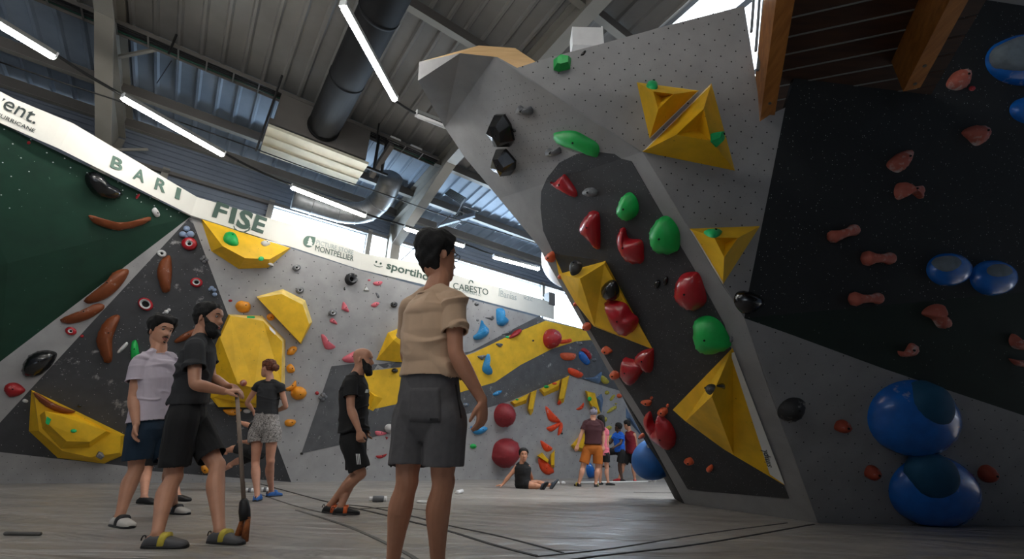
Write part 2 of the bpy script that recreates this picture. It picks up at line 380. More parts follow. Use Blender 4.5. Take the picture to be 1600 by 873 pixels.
Apoly = [HA(*p) for p in [(1004, 237), (777, 89), (808, 106), (838, 96), (865, 88), (938, 69), (1042, 40), (1163, 9), (1172, 65), (1184, 145), (1187, 190), (1205, 178), (1227, 168), (1205, 280), (1170, 454), (1163, 497)]]
panel('panel', Apoly, M('prow_grey'), wr, .04); dots('bolt_holes', Apoly, .165, M('hole_black'), wr, .35, .008)
Cpoly = [HC(*p) for p in [(1163, 497), (1278, 817), (1600, 822)]] + [b2 + (b3 - b2) * 1.6, HC(1790, 712), HC(1600, 649), HC(1383, 576.6), HC(1229, 520)]
panel('panel', Cpoly, M('prow_grey'), wr, .04); dots('bolt_holes', Cpoly, .19, M('hole_black'), wr, 0, .007)
Ecorner = atY(1600, 456, HC(1600, 649)[1] - .5)
ep = plane(HB(1163, 497), HA(1227, 168), Ecorner); HE = lambda x, y, o=0.: hit(ep, x, y, o)
Epoly = [HE(*p) for p in [(1163, 497), (1170, 454), (1205, 280), (1227, 168), (1290, -40), (1510, -5), (1600, 9), (1790, 35), (1790, 447), (1600, 456)]]
panel('panel', Epoly, M('east_dark'), wr, .04)
panel('panel', [HC(1163, 497), HC(1229, 520), HC(1383, 576.6), HC(1600, 649), HC(1790, 712), HE(1790, 447), HE(1600, 456)], M('dark_green_paint'), wr, .01)
panel('panel', [HE(*p) for p in [(1290, -40), (1290, -140), (1790, -100), (1790, 35), (1600, 9), (1510, -5)]], M('prow_grey'), wr, .04)
rw = ground(1054, 779); panel('side_panel', [b1, HB(1007, 671), HB(965, 605), rw], M('east_dark'), wr, .02)
# closed rear of the boulder and the plywood cap on its nose
back = [rw, rw + np.array([4.2, .6, 0]), atZ(1500, 100, 4.4) + np.array([1.2, 2.2, 0]), HA(777, 89) + np.array([.9, 1.6, 0]), HU(695, 199) + np.array([.6, .3, 0]), HB(841, 384) + np.array([.6, .1, 0]), HB(965, 605) + np.array([.3, .2, 0])]
cc = sum(back) / 7
mk('rear_panel', [cc] + back, [(0, i + 1, (i + 1) % 7 + 1) for i in range(7)], M('east_dark'), wr)
capV = [tl, m1, HU(777, 89), HA(808, 106), atY(838, 97, HA(838, 110)[1] + .35), atY(805, 75, HA(838, 110)[1] + .55), atY(748, 71, HA(838, 110)[1] + .6)]
mk('plywood_cap', capV, [(0, 1, 6), (1, 2, 5), (1, 5, 6), (2, 3, 4), (2, 4, 5)], M('plywood'), wr)

# ---- hall shell
wk = empty('wall_back_upper', B(4, 0, 3), kind='structure')
def siding(u0, u1, z0, z1, s=0.):
    m = MB(); n = max(2, int((z1 - z0) / .12)); 
    prof = []
    for i in range(n):
        z = z0 + (z1 - z0) * i / n; h = (z1 - z0) / n; prof += [(z, 0), (z + h * .45, 0), (z + h * .55, -.03), (z + h * .9, -.03)]
    prof.append((z1, 0)); V = []
    for z, d in prof: V += [B(u0, s + d, z), B(u1, s + d, z)]
    m.add(V, [(2 * i, 2 * i + 1, 2 * i + 3, 2 * i + 2) for i in range(len(prof) - 1)]); m.build('cladding_sheet', M('siding'), wk)
siding(-9, 14, 6.16, 7.05); siding(-3.7, -.55, 4.2, 6.16); siding(-9, -3.7, 4.2, 5.05); mk('lower_wall', [B(-9, .05, 0), B(14, .05, 0), B(14, .05, 4.1), B(8.1, .05, 4.1), B(8.1, .05, 5.25), B(-9, .05, 5.25)], [(0, 1, 2, 3, 4, 5)], M('siding'), wk)
for u in (-2.6, -.5, 1.95, 2.5, 8.1, 13): 
    MB().box(B(u, -.05, 5.7), E1 * .06, E2 * .08, np.array([0, 0, .55])).build('mullion', M('steel_paint'), wk)
MB().box(B(2.5, -.06, 6.16), E1 * 11.5, E2 * .07, np.array([0, 0, .04])).build('lintel', M('steel_dark'), wk)
MB().box(B(-.4, -.03, 5.3), E1 * 8.5, E2 * .07, np.array([0, 0, .05])).build('sill', M('steel_paint'), wk)
MB().box(B(-4.8, .0, 5.72), E1 * 4.2, E2 * .02, np.array([0, 0, .38])).build('blank_panel', M('siding'), wk)
for k, (u0, u1, zz) in enumerate(((-.45, 1.9, 5.35), (2.56, 8.05, 5.35), (8.15, 12.95, 4.12), (-8.9, -3.75, 5.1))):  # third reaches low to imitate banner glare; last is added for blue fill
    zh = (6.13 - zz) / 2
    w = empty('window_%d' % (k + 1 + (k > 2)), B((u0 + u1) / 2, 0, 5.35), kind='structure')
    m = MB(); c = B((u0 + u1) / 2, .02, zz + zh); hu = (u1 - u0) / 2
    for sz in (-1, 1): m.box(c + np.array([0, 0, zh * sz]), E1 * hu, E2 * .03, np.array([0, 0, .025]))
    for su in (-1, 1): m.box(c + E1 * hu * su, E1 * .025, E2 * .03, np.array([0, 0, zh]))
    m.build('window_frame', M('window_frame'), w); MB().box(c, E1 * hu, E2 * .004, np.array([0, 0, zh])).build('pane', M('window_glass'), w)
# roof: trapezoidal sheets with a glazed ridge strip on the right
ce = empty('ceiling', B(3, -5, 7.3), kind='structure')
def roof(u0, u1, s0, s1, mt='roof_sheet'):
    prof = []; u = u0
    while u < u1: prof += [(u, 0), (u + .235, 0), (u + .265, -.045), (u + .305, -.045)]; u += .335
    prof.append((u1, 0)); ns = 6; V = []; FA = []
    for uu, d in prof:
        for i in range(ns + 1): s = s0 + (s1 - s0) * i / ns; V.append(B(min(uu, u1), s, roofz(s) + .16 + d))
    for i in range(len(prof) - 1):
        for j in range(ns): a = i * (ns + 1) + j; FA.append((a, a + 1, a + ns + 2, a + ns + 1))
    return mk('roof_sheet', V, FA, M(mt), ce)
roof(-10, 4.0, -17, -2.85); roof(-10, 4.0, -2.85, .3, 'roof_daylit_blue'); roof(4.0, 14, -7.9, -2.85); roof(4.0, 14, -2.85, .3, 'roof_daylit_blue'); roof(4.0, 14, -17, -10.6)
sk = empty('window_4', B(7, -9.2, roofz(-9.2)), kind='structure')
m = MB()
for u in (4.05, 4.75, 6.2, 7.7, 9.2, 10.7): m.beam(B(u, -7.9, roofz(-7.9) + .12), B(u, -10.6, roofz(-10.6) + .12), .12 if u > 4.1 else .08, .14)
for s in (-7.92, -10.58): m.beam(B(4, s, roofz(s) + .1), B(12, s, roofz(s) + .1), .1, .14)
m.build('window_frame', M('window_frame'), sk)
mk('pane', [B(4, -7.9, roofz(-7.9) + .2), B(12, -7.9, roofz(-7.9) + .2), B(12, -10.6, roofz(-10.6) + .2), B(4, -10.6, roofz(-10.6) + .2)], [(0, 1, 2, 3)], M('window_glass'), sk)
for nm, a, b in (('wall_front', B(-10, -17, 0), B(14, -17, 0)), ('wall_east', B(14, -17, 0), B(14, .1, 0)), ('wall_west', B(-9.5, -17, 0), B(-9.5, .1, 0))):
    z = np.array([0, 0, 8.1]); o = mk(nm, [a, b, b + z, a + z], [(0, 1, 2, 3)], M('siding')); o['kind'] = 'structure'
# ---- steel frame
def rafter(u, uh, near):
    t = empty('rafter', B(u, -.2, 5.0)); adopt(t, ce)
    w, top = .012, .12
    def zt(s): return roofz(s) + top
    def pl(n, poly, d, mt): mk(n, [B(u + a, s, z) for a in (-d / 2, d / 2) for s, z in poly], [tuple(range(len(poly))), tuple(range(len(poly), 2 * len(poly)))] + [(i, (i + 1) % len(poly), (i + 1) % len(poly) + len(poly), i + len(poly)) for i in range(len(poly))], M(mt), t)
    S1 = -16
    pl('web', [(S1, zt(S1)), (-.1, zt(-.1)), (-.1, zt(0) - .46), (S1, zt(S1) - .46)], .02, 'steel_paint')
    for nm, dz in (('top_flange', 0), ('bottom_flange', -.46)): pl(nm, [(S1, zt(S1) + dz), (-.1, zt(0) + dz), (-.1, zt(0) + dz - .02), (S1, zt(S1) + dz - .02)], .24, 'steel_paint')
    pl('haunch', [(-3.4, zt(-3.4) - .47), (-.1, zt(0) - .47), (-.1, zt(0) - 1.35)], .02, 'steel_paint')
    pl('haunch_flange', [(-3.4, zt(-3.4) - .47), (-.1, zt(0) - 1.35), (-.1, zt(0) - 1.37), (-3.4, zt(-3.4) - .49)], .24, 'steel_paint')
    pl('column', [(-.45, 0), (-.08, 0), (-.08, zt(0) - .5), (-.45, zt(0) - 1.2)], .24, 'steel_paint')
    for s in (-6, -9.5): pl('stiffener', [(s, zt(s) - .02), (s + .02, zt(s) - .02), (s + .02, zt(s) - .44), (s, zt(s) - .44)], .22, 'steel_paint')
rafter(2.59, 0, 'crossing mid-picture behind the boulder nose'); rafter(-3.53, 0, 'rising at far left above the white banner')
def purlin(s, lab, u0=-9.5, u1=14, drop=.0):
    t = empty('purlin', B(2, s, roofz(s))); adopt(t, ce)
    MB().beam(B(u0, s, roofz(s) + .02), B(u1, s, roofz(s) + .02), .06, .2).build('web', M('steel_dark'), t)
    for z in (.12, -.08): MB().beam(B(u0, s + .03, roofz(s) + z), B(u1, s + .03, roofz(s) + z), .12, .012).build('flange', M('steel_paint'), t)
purlin(-.12, 'painted steel purlin along the eaves above the strip windows'); purlin(-1.25, 'painted steel purlin second up from the eaves, under corrugated roof')
purlin(-2.85, 'painted steel purlin carrying the dark cable tray'); purlin(-6.1, 'painted steel purlin high up the roof, crossing behind the dark round duct'); purlin(-7.75, 'painted steel purlin bordering the bright skylight')
def brace(a, b, lab):
    MB().beam(a, b, .05, .05).build('fly_brace', M('steel_paint'), ce)
brace(B(-3.7, -2.3, 6.7), B(-2.9, -2.85, 7.05), 'small diagonal steel brace beside the left roof beam, upper one'); brace(B(-3.7, -.6, 5.9), B(-3.0, -.2, 6.5), 'small diagonal steel brace beside the left roof beam, lower one')

# ---- deck overhead at top right: timber beams and boards with gaps
ZD = 3.9
dk = empty('timber_deck', atZ(1300, 60, ZD), 'overhead timber deck of dark boards on two orange brown beams', 'deck')
L0, L1 = atZ(1187, 194, ZD), atZ(1213, 0, ZD); R0, R1 = atZ(1411, 143, ZD), atZ(1463, 0, ZD)
dl = nrm(L1 - L0); dl[2] = 0
for a, nm in ((L0, 0), (R0, 1)):
    q = np.array([dl[1] * -1, dl[0], 0]); q = q if q[0] > 0 else -q
    c = a + dl * 2.2 + q * .065 + np.array([0, 0, .19])
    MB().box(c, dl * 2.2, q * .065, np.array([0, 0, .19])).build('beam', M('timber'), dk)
    for k in (.08, .3): MB().tube([a + dl * k + q * .065 + np.array([0, 0, -.012]), a + dl * k + q * .065 + np.array([0, 0, .01])], .014, 8).build('bolt', M('steel_dark'), dk)
brd0 = L0 + np.array([.05, 0, 0])
wdeck = (R0 - L0) @ np.array([1, 0, 0]); gap_px = [(1222, 155), (1226, 132), (1229, 106), (1233, 81), (1238, 53), (1245, 26)]; gap_r = [(1399, 120), (1410, 94), (1420, 68), (1430, 40), (1440, 10), (1446, -18)]
zb = ZD + .38
gl_ = [atZ(x, y, zb) for x, y in gap_px]; gr_ = [atZ(x, y, zb) for x, y in gap_r]
step = (gl_[-1] - gl_[0]) / 5; 
xr = nrm(gr_[2] - gl_[2])
for k in range(-2, 14):
    a = gl_[0] + step * (k + .5) - xr * .25; b = gl_[0] + step * (k + .5) + xr * 1.45; hs = nrm(step) * (np.linalg.norm(step) / 2 - .013)
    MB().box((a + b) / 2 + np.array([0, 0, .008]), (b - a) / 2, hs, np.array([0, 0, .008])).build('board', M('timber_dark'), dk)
    MB().box((a + b) / 2 - nrm(step) * (np.linalg.norm(step) / 2 - .006) + np.array([0, 0, -.002]), (b - a) / 2 * (.80 + .0 * k), nrm(step) * .007, np.array([0, 0, .006])).build('gap_light_strip', M('housing'), dk)  # pale strip standing in for light through the board gap
mz = empty('trim_1', (6, -2, 4.4), kind='structure'); MB().box((6.2, -2.2, 4.42), (5.9, 0, 0), (0, 4.1, 0), (0, 0, .1)).build('mezzanine_shade_slab', M('timber_dark'), mz)  # unseen slab, its extent set to shade the lower right wall
rl = empty('railing', atY(1190, 60, 3.2), 'grey steel railing posts rising left of the timber deck', 'railing')
for (x0, y0), (x1, y1) in (((1194, -5), (1184, 110)), ((1178, -5), (1174, 50)), ((1187, -5), (1181, 80))): MB().beam(atY(x0, y0, 3.15), atY(x1, y1, 3.15), .022, .022, (1, 0, 0)).build('post', M('window_frame'), rl)
# ---- banner round the top of the walls
def strip(name, lab, P, up, z=.02, mt='banner_cloth'):
    n = len(P); V = [p for p in P] + [p + u for p, u in zip(P, up)]
    d = np.array([0, -.012, 0]); V += [v - d * 1.0 for v in V[:]]
    FA = [(i, i + 1, n + i + 1, n + i) for i in range(n - 1)] + [(2 * n + i, 3 * n + i, 3 * n + i + 1, 2 * n + i + 1) for i in range(n - 1)]
    FA += [(i, 2 * n + i, 2 * n + i + 1, i + 1) for i in range(n - 1)] + [(n + i, n + i + 1, 3 * n + i + 1, 3 * n + i) for i in range(n - 1)] + [(0, n, 3 * n, 2 * n), (n - 1, 3 * n - 1, 4 * n - 1, 2 * n - 1)]
    return setp(mk(name, V, FA, M(mt), None, False, P[0]), lab, 'banner', 'sponsor banners along the wall top')
# bottom edge follows the wall top at z 4.7; planes used for the lettering
bot = [(-120, 135), (0, 195), (92, 235), (298, 338), (454, 387), (562, 422), (656, 444), (725, 463), (840, 493), (866, 500)]
topy = [(-120, 84), (0, 139), (97, 188), (306, 293), (472, 357), (577, 394), (660, 414), (712, 429), (830, 463), (856, 471)]
def bpt(i):
    p = atZ(*bot[i], 4.68); p = p + nrm(np.array([CAM[0] - p[0], CAM[1] - p[1], 0])) * .06
    return p
BP = [bpt(i) for i in range(len(bot))]
def bup(i):
    # height of the banner there: from the vertical plane of the wall top
    j = max(0, i - 1); k = min(len(BP) - 1, i + 1)
    pl = plane(BP[j], BP[k], BP[k] + np.array([0, 0, 1.])); q = hit(pl, *topy[i]); return np.array([0, 0, min(max(q[2] - BP[i][2], .4), .8)])
UP = [bup(i) for i in range(len(BP))]
def sect(i0, i1, lab):
    P = []; U = []
    for i in range(i0, i1):
        for k in range(6):
            t = k / 6; P.append(BP[i] * (1 - t) + BP[i + 1] * t + np.array([0, 0, 0]) ); U.append(UP[i] * (1 - t) + UP[i + 1] * t)
    P.append(BP[i1]); U.append(UP[i1])
    n = np.array([0.35, -.9, 0]); P = [p + n * .005 * math.sin(3.1 * k) for k, p in enumerate(P)]
    return strip('banner', lab, P, U)
bn1 = sect(0, 2, 'white banner length at far left with large grey letters above small capitals')
bn2 = sect(2, 3, 'white banner length over the green wall with spaced green capitals')
bn3 = sect(3, 5, 'white banner length over the yellow volumes with bold green letters and a tree badge')
bn4 = sect(5, 9, 'white banner length running from the smile logo to the bright far end')
def bplane(i): 
    return plane(BP[i], BP[i + 1], BP[i + 1] + np.array([0, 0, 1.]))
def text(s, parent, seg, pl_, pr_, hpx, mt, bold=0., font_aspect=None, shear=0., name='lettering', thick=.004, off=.016):
    """s written from pixel pl_ (baseline left) to pr_ (baseline right) on banner plane seg, cap height hpx pixels"""
    pl = bplane(seg); n = pl[0]; a = hit(pl, *pl_, off); b = hit(pl, *pr_, off); x = nrm(b - a); y = nrm(np.cross(n, x))
    if y[2] < 0: y = -y
    t = hit(pl, pl_[0], pl_[1] - hpx, off); h = (t - a) @ y
    cu = bpy.data.curves.new('lettering', 'FONT'); cu.body = s; cu.extrude = thick / 2; cu.offset = bold; cu.shear = shear; cu.resolution_u = 3
    o = bpy.data.objects.new('tmp', cu); COL.objects.link(o); dg = bpy.context.evaluated_depsgraph_get(); me = bpy.data.meshes.new_from_object(o.evaluated_get(dg)); bpy.data.objects.remove(o)
    c = np.empty(len(me.vertices) * 3); me.vertices.foreach_get('co', c); c = c.reshape(-1, 3)
    x0, x1 = c[:, 0].min(), c[:, 0].max(); capH = .69
    W = np.outer((c[:, 0] - x0) / (x1 - x0) * np.linalg.norm(b - a), x) + np.outer(c[:, 1] / capH * h, y) + np.outer(c[:, 2], n) + a
    me.vertices.foreach_set('co', W.ravel()); me.materials.clear(); me.materials.append(M(mt)); me.update()
    me.name = name; return link(name, me, parent)
def glyph(name, parent, seg, polys, mt, off=.014, th=.004):
    pl = bplane(seg); m = MB()
    for P in polys:
        a = [hit(pl, *p, off) for p in P]; b = [v - pl[0] * th for v in a]; k = len(a)
        m.add(a + b, [tuple(range(k)), tuple(range(k, 2 * k))] + [(i, (i + 1) % k, (i + 1) % k + k, i + k) for i in range(k)])
    return m.build(name, M(mt), parent)
text('vent.', bn1, 1, (-16, 159), (54, 194), 26, 'ink_black', 0); text('BY HURRICANE', bn1, 1, (-26, 171.5), (53, 207), 6.5, 'ink_black', 0)
text('B', bn2, 2, (172, 260), (190, 267.5), 19, 'ink', .02); text('A', bn2, 2, (207, 278), (224.5, 285.5), 19, 'ink', .02); text('R', bn2, 2, (241, 294), (258, 301.5), 19, 'ink', .02); text('I', bn2, 2, (273, 308.5), (280, 311.5), 18, 'ink', .02)
text('F', bn3, 3, (331, 337), (351, 344), 25, 'ink_dark', .03); text('I', bn3, 3, (357, 346.5), (365.5, 349), 24, 'ink_dark', .03); text('S', bn3, 3, (368, 351.5), (389, 359), 28, 'ink_dark', .04); text('E', bn3, 3, (393, 357.5), (411, 364), 25, 'ink_dark', .03)
glyph('letter_tail', bn3, 3, [[(366, 352.5), (367.5, 356.5), (373, 360.5), (381, 361.5), (388, 358.5), (390, 354), (391.5, 354.5), (389.5, 360), (382, 363.5), (373, 362.3), (366.3, 358), (364.6, 352.5)]], 'ink_dark')
text('PICTURE STORE', bn3, 4, (494, 381), (552, 398), 7, 'ink_pale', 0.005); text('MONTPELLIER', bn3, 4, (492, 391), (552, 408), 9, 'ink_dark', .0)
def ell(cx, cy, rx, ry, n=20, t0=0, t1=2 * math.pi): return [(cx + rx * math.cos(t0 + (t1 - t0) * k / n), cy + ry * math.sin(t0 + (t1 - t0) * k / n)) for k in range(n)]
glyph('badge', bn3, 4, [ell(483, 377, 9, 9)[:15] + [(484, 368.5), (493, 370.5), (492.5, 378)]], 'ink', .014)
glyph('badge_tree', bn3, 4, [[(484.5, 370), (488, 376), (486.5, 376), (489, 380.5), (487, 380.4), (489, 384.5), (479, 382.3), (482, 378.5), (480.5, 378), (483, 374.5), (482, 374)]], 'banner_cloth', .02)
for nm, x, y in (('eye_dot', 588, 409), ('eye_dot', 595, 411.5)): glyph(nm, bn4, 5, [ell(x, y, 1.6, 1.8, 10)], 'ink_dark')
glyph('smile', bn4, 5, [[(584, 412.5), (588, 415), (593, 416.3), (598, 415.5), (598, 416.4), (593, 417.4), (587.5, 416), (584, 413.4)]], 'ink_dark')
text('sportihome', bn4, 5, (603.5, 419), (692, 444), 12, 'ink_dark', .015)
text('CABESTO', bn4, 7, (708, 451), (763, 461), 10, 'ink_dark', .0); text('MONTAGNE & CO', bn4, 7, (722, 456), (752, 463), 3.4, 'ink_pale', 0)
glyph('arch_mark', bn4, 7, [[(732, 443), (733, 439), (736, 437.2), (739, 438.6), (740, 442.5), (738.6, 442), (737.6, 439.6), (736, 438.8), (734.2, 439.8), (733.4, 443.2)]], 'ink_dark')
text('Banias', bn4, 7, (782, 463), (807, 469), 10, 'ink_pale', 0); text('x2c', bn4, 7, (818, 467), (832, 470.5), 6, 'ink_pale', 0)
glyph('frame_mark', bn4, 7, [[(780, 450), (781, 449.5), (780.5, 462.5), (779.5, 462.5)], [(780, 450), (788, 449), (788, 449.8), (780.5, 451)]], 'ink_pale')
# ---- ceiling services
def tube_light(a, b, Z, lab, grp='linear tube lights', lit='tube_glow'):
    A, Bq = atZ(*a, Z), atZ(*b, Z); d = nrm(Bq - A); q = np.array([-d[1], d[0], 0]); t = empty('tube_light', (A + Bq) / 2, lab, 'light', grp)
    MB().box((A + Bq) / 2 + np.array([0, 0, .06]), d * (np.linalg.norm(Bq - A) / 2), q * .035, np.array([0, 0, .03])).build('housing', M('housing'), t)
    V, FA = tube([A, A + d * .03, Bq - d * .03, Bq], [.02, .036, .036, .02], 10); mk('diffuser', V, FA, M(lit), t, True)
    for e in (A, Bq): MB().box(e + np.array([0, 0, .04]), d * .01, q * .04, np.array([0, 0, .045])).build('end_cap', M('white_plastic'), t)
    return A, Bq
ZL = 5.4
TL = [((-70, -2), (85, 91)), ((190, 153), (349, 243)), ((455, 293), (571, 338)), ((632, 357), (725, 385)), ((771, 402), (842, 421))]
for (a, b), lab in zip(TL, ('lit linear tube light at the far left edge above the banner', 'lit linear tube light right of the left roof beam, above the spaced green capitals', 'lit linear tube light under the galvanised duct', 'lit linear tube light behind the head of the man in the beige shirt', 'lit linear tube light nearest the white globe')): tube_light(a, b, ZL, lab)
tube_light((535, 9), (617, 157), 5.3, 'large bright tube light hanging beside the dark round duct'); tube_light((650, 180), (715, 205), 5.4, 'unlit tube light partly hidden by the boulder nose', lit='white_plastic')
def cable(name, pts, Z, r, lab, mt='cable_black', cat='cable'):
    P = [atZ(x, y, Z) for x, y in pts]; V, FA = tube(catmull(P, 3), r, 6); return setp(mk(name, V, FA, M(mt), None, True), lab, cat)
cable('busbar', [(-70, -10), (0, 33), (85, 84), (130, 113), (190, 148), (350, 239), (400, 265), (455, 289), (571, 334), (632, 352), (725, 381), (771, 398), (845, 419)], ZL + .12, .022, 'black lighting track linking the tube lights above the banner', cat='light track')
cable('wire_rope', [(0, 97), (103, 131), (195, 161), (305, 199), (400, 233), (500, 270), (588, 299), (647, 320), (701, 339), (800, 368), (850, 384)], 5.8, .012, 'thin dark steel conduit running across the hall below the purlins')
cable('busbar', [(617, 157), (640, 172), (660, 181), (720, 203)], 5.42, .018, 'black lighting track from the large tube light to the boulder nose', cat='light track')
def rod(a, b, Z0, Z1, lab, r=.012):
    return setp(MB().tube([atZ(*a, Z0), atZ(*b, Z1)], r, 6).build('hanger_rod', M('cable_black')), lab, 'rod')
rod((441, 118), (400, 236), 7.0, 5.5, 'thin black hanger rod left of the cream heater unit', .02); rod((704, 336), (627, 406), 5.5, 5.1, 'dark guy rope running down to the banner behind the man in beige', .012)
rod((268, 95), (245, 130), 6.9, 6.3, 'thin wire under the cable tray right of the left roof beam', .006)
# unseen lamps of the same kind, added behind the viewpoint to brighten the front
for k, (x, y) in enumerate(((-5.5, -1.0), (-3, -1.0), (-.2, .6), (.6, -1.2), (-.6, -3), (-4, 1.6))):
    t = empty('tube_light', (x, y, 5.4), ('added tube light behind the viewpoint, far left', 'added tube light behind the viewpoint, second from left', 'added tube light straight above the viewpoint', 'added tube light behind the viewpoint, rightmost over the mezzanine', 'added tube light behind the viewpoint, furthest back', 'added tube light above the left mats, just out of frame')[k], 'light', 'added tube lights behind the viewpoint'); a_, b_ = np.array([x - .75, y, 5.4]), np.array([x + .75, y, 5.4])
    MB().box((x, y, 5.46), (.75, 0, 0), (0, .035, 0), (0, 0, .03)).build('housing', M('housing'), t); V, FA = tube([a_, b_], .036, 10); mk('diffuser', V, FA, M('tube_glow'), t, True)
# cable tray with its bundle, along the purlin
ct = empty('cable_tray', B(0, -2.98, 6.9), 'dark cable tray full of black cables hung under the roof sheets', 'cable tray')
for ds in (-.14, .14): MB().beam(B(-9, -3.0 + ds, 7.0), B(2.4, -3.0 + ds, 7.0), .012, .06).build('side_rail', M('steel_dark'), ct)
for k in range(26): MB().box(B(-8.5 + k * .42, -3.0, 6.98), E1 * .012, E2 * .14, np.array([0, 0, .006])).build('rung', M('steel_dark'), ct)
for k, ds in enumerate((-.1, -.05, 0, .05, .1)): MB().tube([B(-9 + 11.4 * i / 12, -3.0 + ds + .012 * math.sin(i * 1.7 + k), 7.02 + .012 * math.sin(i * 2.3 + k * 2)) for i in range(13)], .018, 6).build('cable', M('cable_green' if k == 4 else 'cable_black'), ct, True)
for u in (-2.7, .9): MB().beam(B(u, -3.2, 7.2), B(u, -3.2, 6.75), .025, .025, (1, 0, 0)).build('hanger', M('cable_black'), ct)
jb = setp(MB().box(B(1.35, -3.0, 7.1), E1 * .12, E2 * .06, np.array([0, 0, .05])).build('junction_box', M('white_plastic')), 'small white junction box on the cable tray near the mid roof beam', 'box')
jb = setp(MB().box(B(1.85, -3.0, 7.1), E1 * .14, E2 * .06, np.array([0, 0, .05])).build('junction_box', M('white_plastic')), 'white junction box on the green cables, nearer the mid roof beam', 'box')
ct2 = empty('cable_tray', B(4.2, -1.6, 6.8), 'short ladder tray with a bundle of black cables right of the mid roof beam', 'cable tray')
for k in range(6): MB().tube([B(3.1 + .0, -2.4 + k * .05, 6.85), B(3.6, -2.35 + k * .06, 6.8), B(3.75 + k * .05, -1.6, 6.7), B(3.8 + k * .05, -.9, 6.7)], .02, 6).build('cable', M('cable_black'), ct2, True)
for k in range(5): MB().box(B(3.92, -2.1 + k * .3, 6.72), E1 * .22, E2 * .015, np.array([0, 0, .01])).build('rung', M('steel_dark'), ct2)
# dark round duct ending in a plenum, heater under it
dz = 6.45
def onZ(px, py, z): return atZ(px, py, z)
e0 = onZ(505, 200, dz); e1_ = e0 - E2 * 9
dd = empty('round_duct', e0, 'dark grey round ventilation duct running down from the top edge', 'duct')
V, FA = tube([e0 - E2 * 9 * t for t in (0, .25, .5, .75, 1)], .29, 28); mk('pipe', V, FA, M('duct_dark'), dd, True)
for k in range(6): V, FA = tube([e0 - E2 * (.02 + 1.5 * k), e0 - E2 * (.07 + 1.5 * k)], .298, 28); mk('joint_ring', V, FA, M('duct_dark'), dd, True)
pu, ps = (e0 - W0) @ E1, (e0 - W0) @ E2
hv = empty('heater_unit', B(pu, ps + .6, 6.0), 'cream ceiling heater with slatted underside at the end of the dark duct', 'heater')
MB().box(B(pu + .04, ps + .45, 6.50), E1 * .86, E2 * .42, np.array([0, 0, .36])).build('plenum', M('steel_dark'), hv)
for k in range(3):
    MB().box(B(pu + .04, ps + .18 + k * .3, 6.08 - .02 * k), E1 * .93, E2 * .14, np.array([0, 0, .03])).build('slat', M('cream_metal'), hv)
MB().box(B(pu, ps + .5, 6.2), E1 * .9, E2 * .46, np.array([0, 0, .05])).build('tray', M('steel_dark'), hv)
br = empty('bracket', B(pu + 1.15, ps + .3, 6.4), 'black steel bracket frame hanging right of the cream heater', 'bracket')
for du in (0, .17): MB().beam(B(pu + 1.15 + du, ps + .25, 7.0), B(pu + 1.15 + du, ps + .25, 6.1), .05, .05, (1, 0, 0)).build('post', M('cable_black'), br)
for dz2 in (6.12, 6.9): MB().beam(B(pu + .95, ps + .25, dz2), B(pu + 1.45, ps + .25, dz2), .05, .05).build('bar', M('cable_black'), br)
gd = empty('bent_duct', B(1, -.9, 6.3), 'galvanised segmented duct bending up beside the mid roof beam', 'duct')
path = catmull([B(-.15, -.95, 6.05), B(.5, -.95, 6.05), B(1.05, -.97, 6.07), B(1.5, -1.15, 6.2), B(1.7, -1.6, 6.45), B(1.65, -2.2, 6.7)], 3)
V, FA = tube(path, .27, 22); mk('pipe', V, FA, M('galvanised'), gd, True)
for i in (2, 5, 7, 9, 11, 13): 
    d = nrm(path[i + 1] - path[i]); V, FA = tube([path[i] - d * .012, path[i] + d * .012], .28, 22); mk('joint_ring', V, FA, M('galvanised'), gd, True)
ib = setp(MB().beam(atZ(580, 275, 6.2), atZ(612, 226, 6.6), .1, .14).build('steel_stub', M('steel_dark')), 'short dark steel beam stub above the galvanised duct', 'beam')
ib = setp(MB().beam(B(3.5, -1.0, 6.55), B(4.1, -2.0, 6.65), .08, .12).build('steel_stub', M('siding')), 'short pale steel beam beside the ladder cable tray', 'beam')
# white box on the roof beam over the boulder, wall speaker, white globe
wx = empty('equipment_box', HA(920, 70) + np.array([0, .9, .3]), 'pale equipment box on the roof beam behind the grey boulder top', 'box')
q = atY(915, 68, HA(920, 90)[1] + 1.1); MB().box(q, (.2, 0, 0), (0, .12, 0), np.array([0, 0, .17])).build('casing', M('white_plastic'), wx); MB().box(q + np.array([.21, 0, 0]), (.012, 0, 0), (0, .13, 0), np.array([0, 0, .18])).build('side_cover', M('white_plastic'), wx)
sp = atY(859, 468, 13.6); s1 = empty('wall_speaker', sp, 'grey box speaker at the bright far end above the banner', 'speaker')
MB().box(sp, E1 * .13, E2 * .12, np.array([0, 0, .21])).build('cabinet', M('steel_dark'), s1); MB().beam(sp + E2 * .1, sp + E2 * .5 + np.array([0, 0, .3]), .05, .05).build('arm', M('steel_paint'), s1)
gb = atY(893, 404, 10.6); g = empty('globe_lamp', gb, 'large white globe half hidden behind the leaning boulder', 'lamp')
V, FA = ball(gb, .80, 36, 22); mat('globe_white', (240, 236, 236), .5, .01); mk('globe', V, FA, M('globe_white'), g, True)
MB().tube([gb + np.array([0, 0, .78]), np.array([gb[0], gb[1], 7.2])], .012, 6).build('cord', M('cable_black'), g)
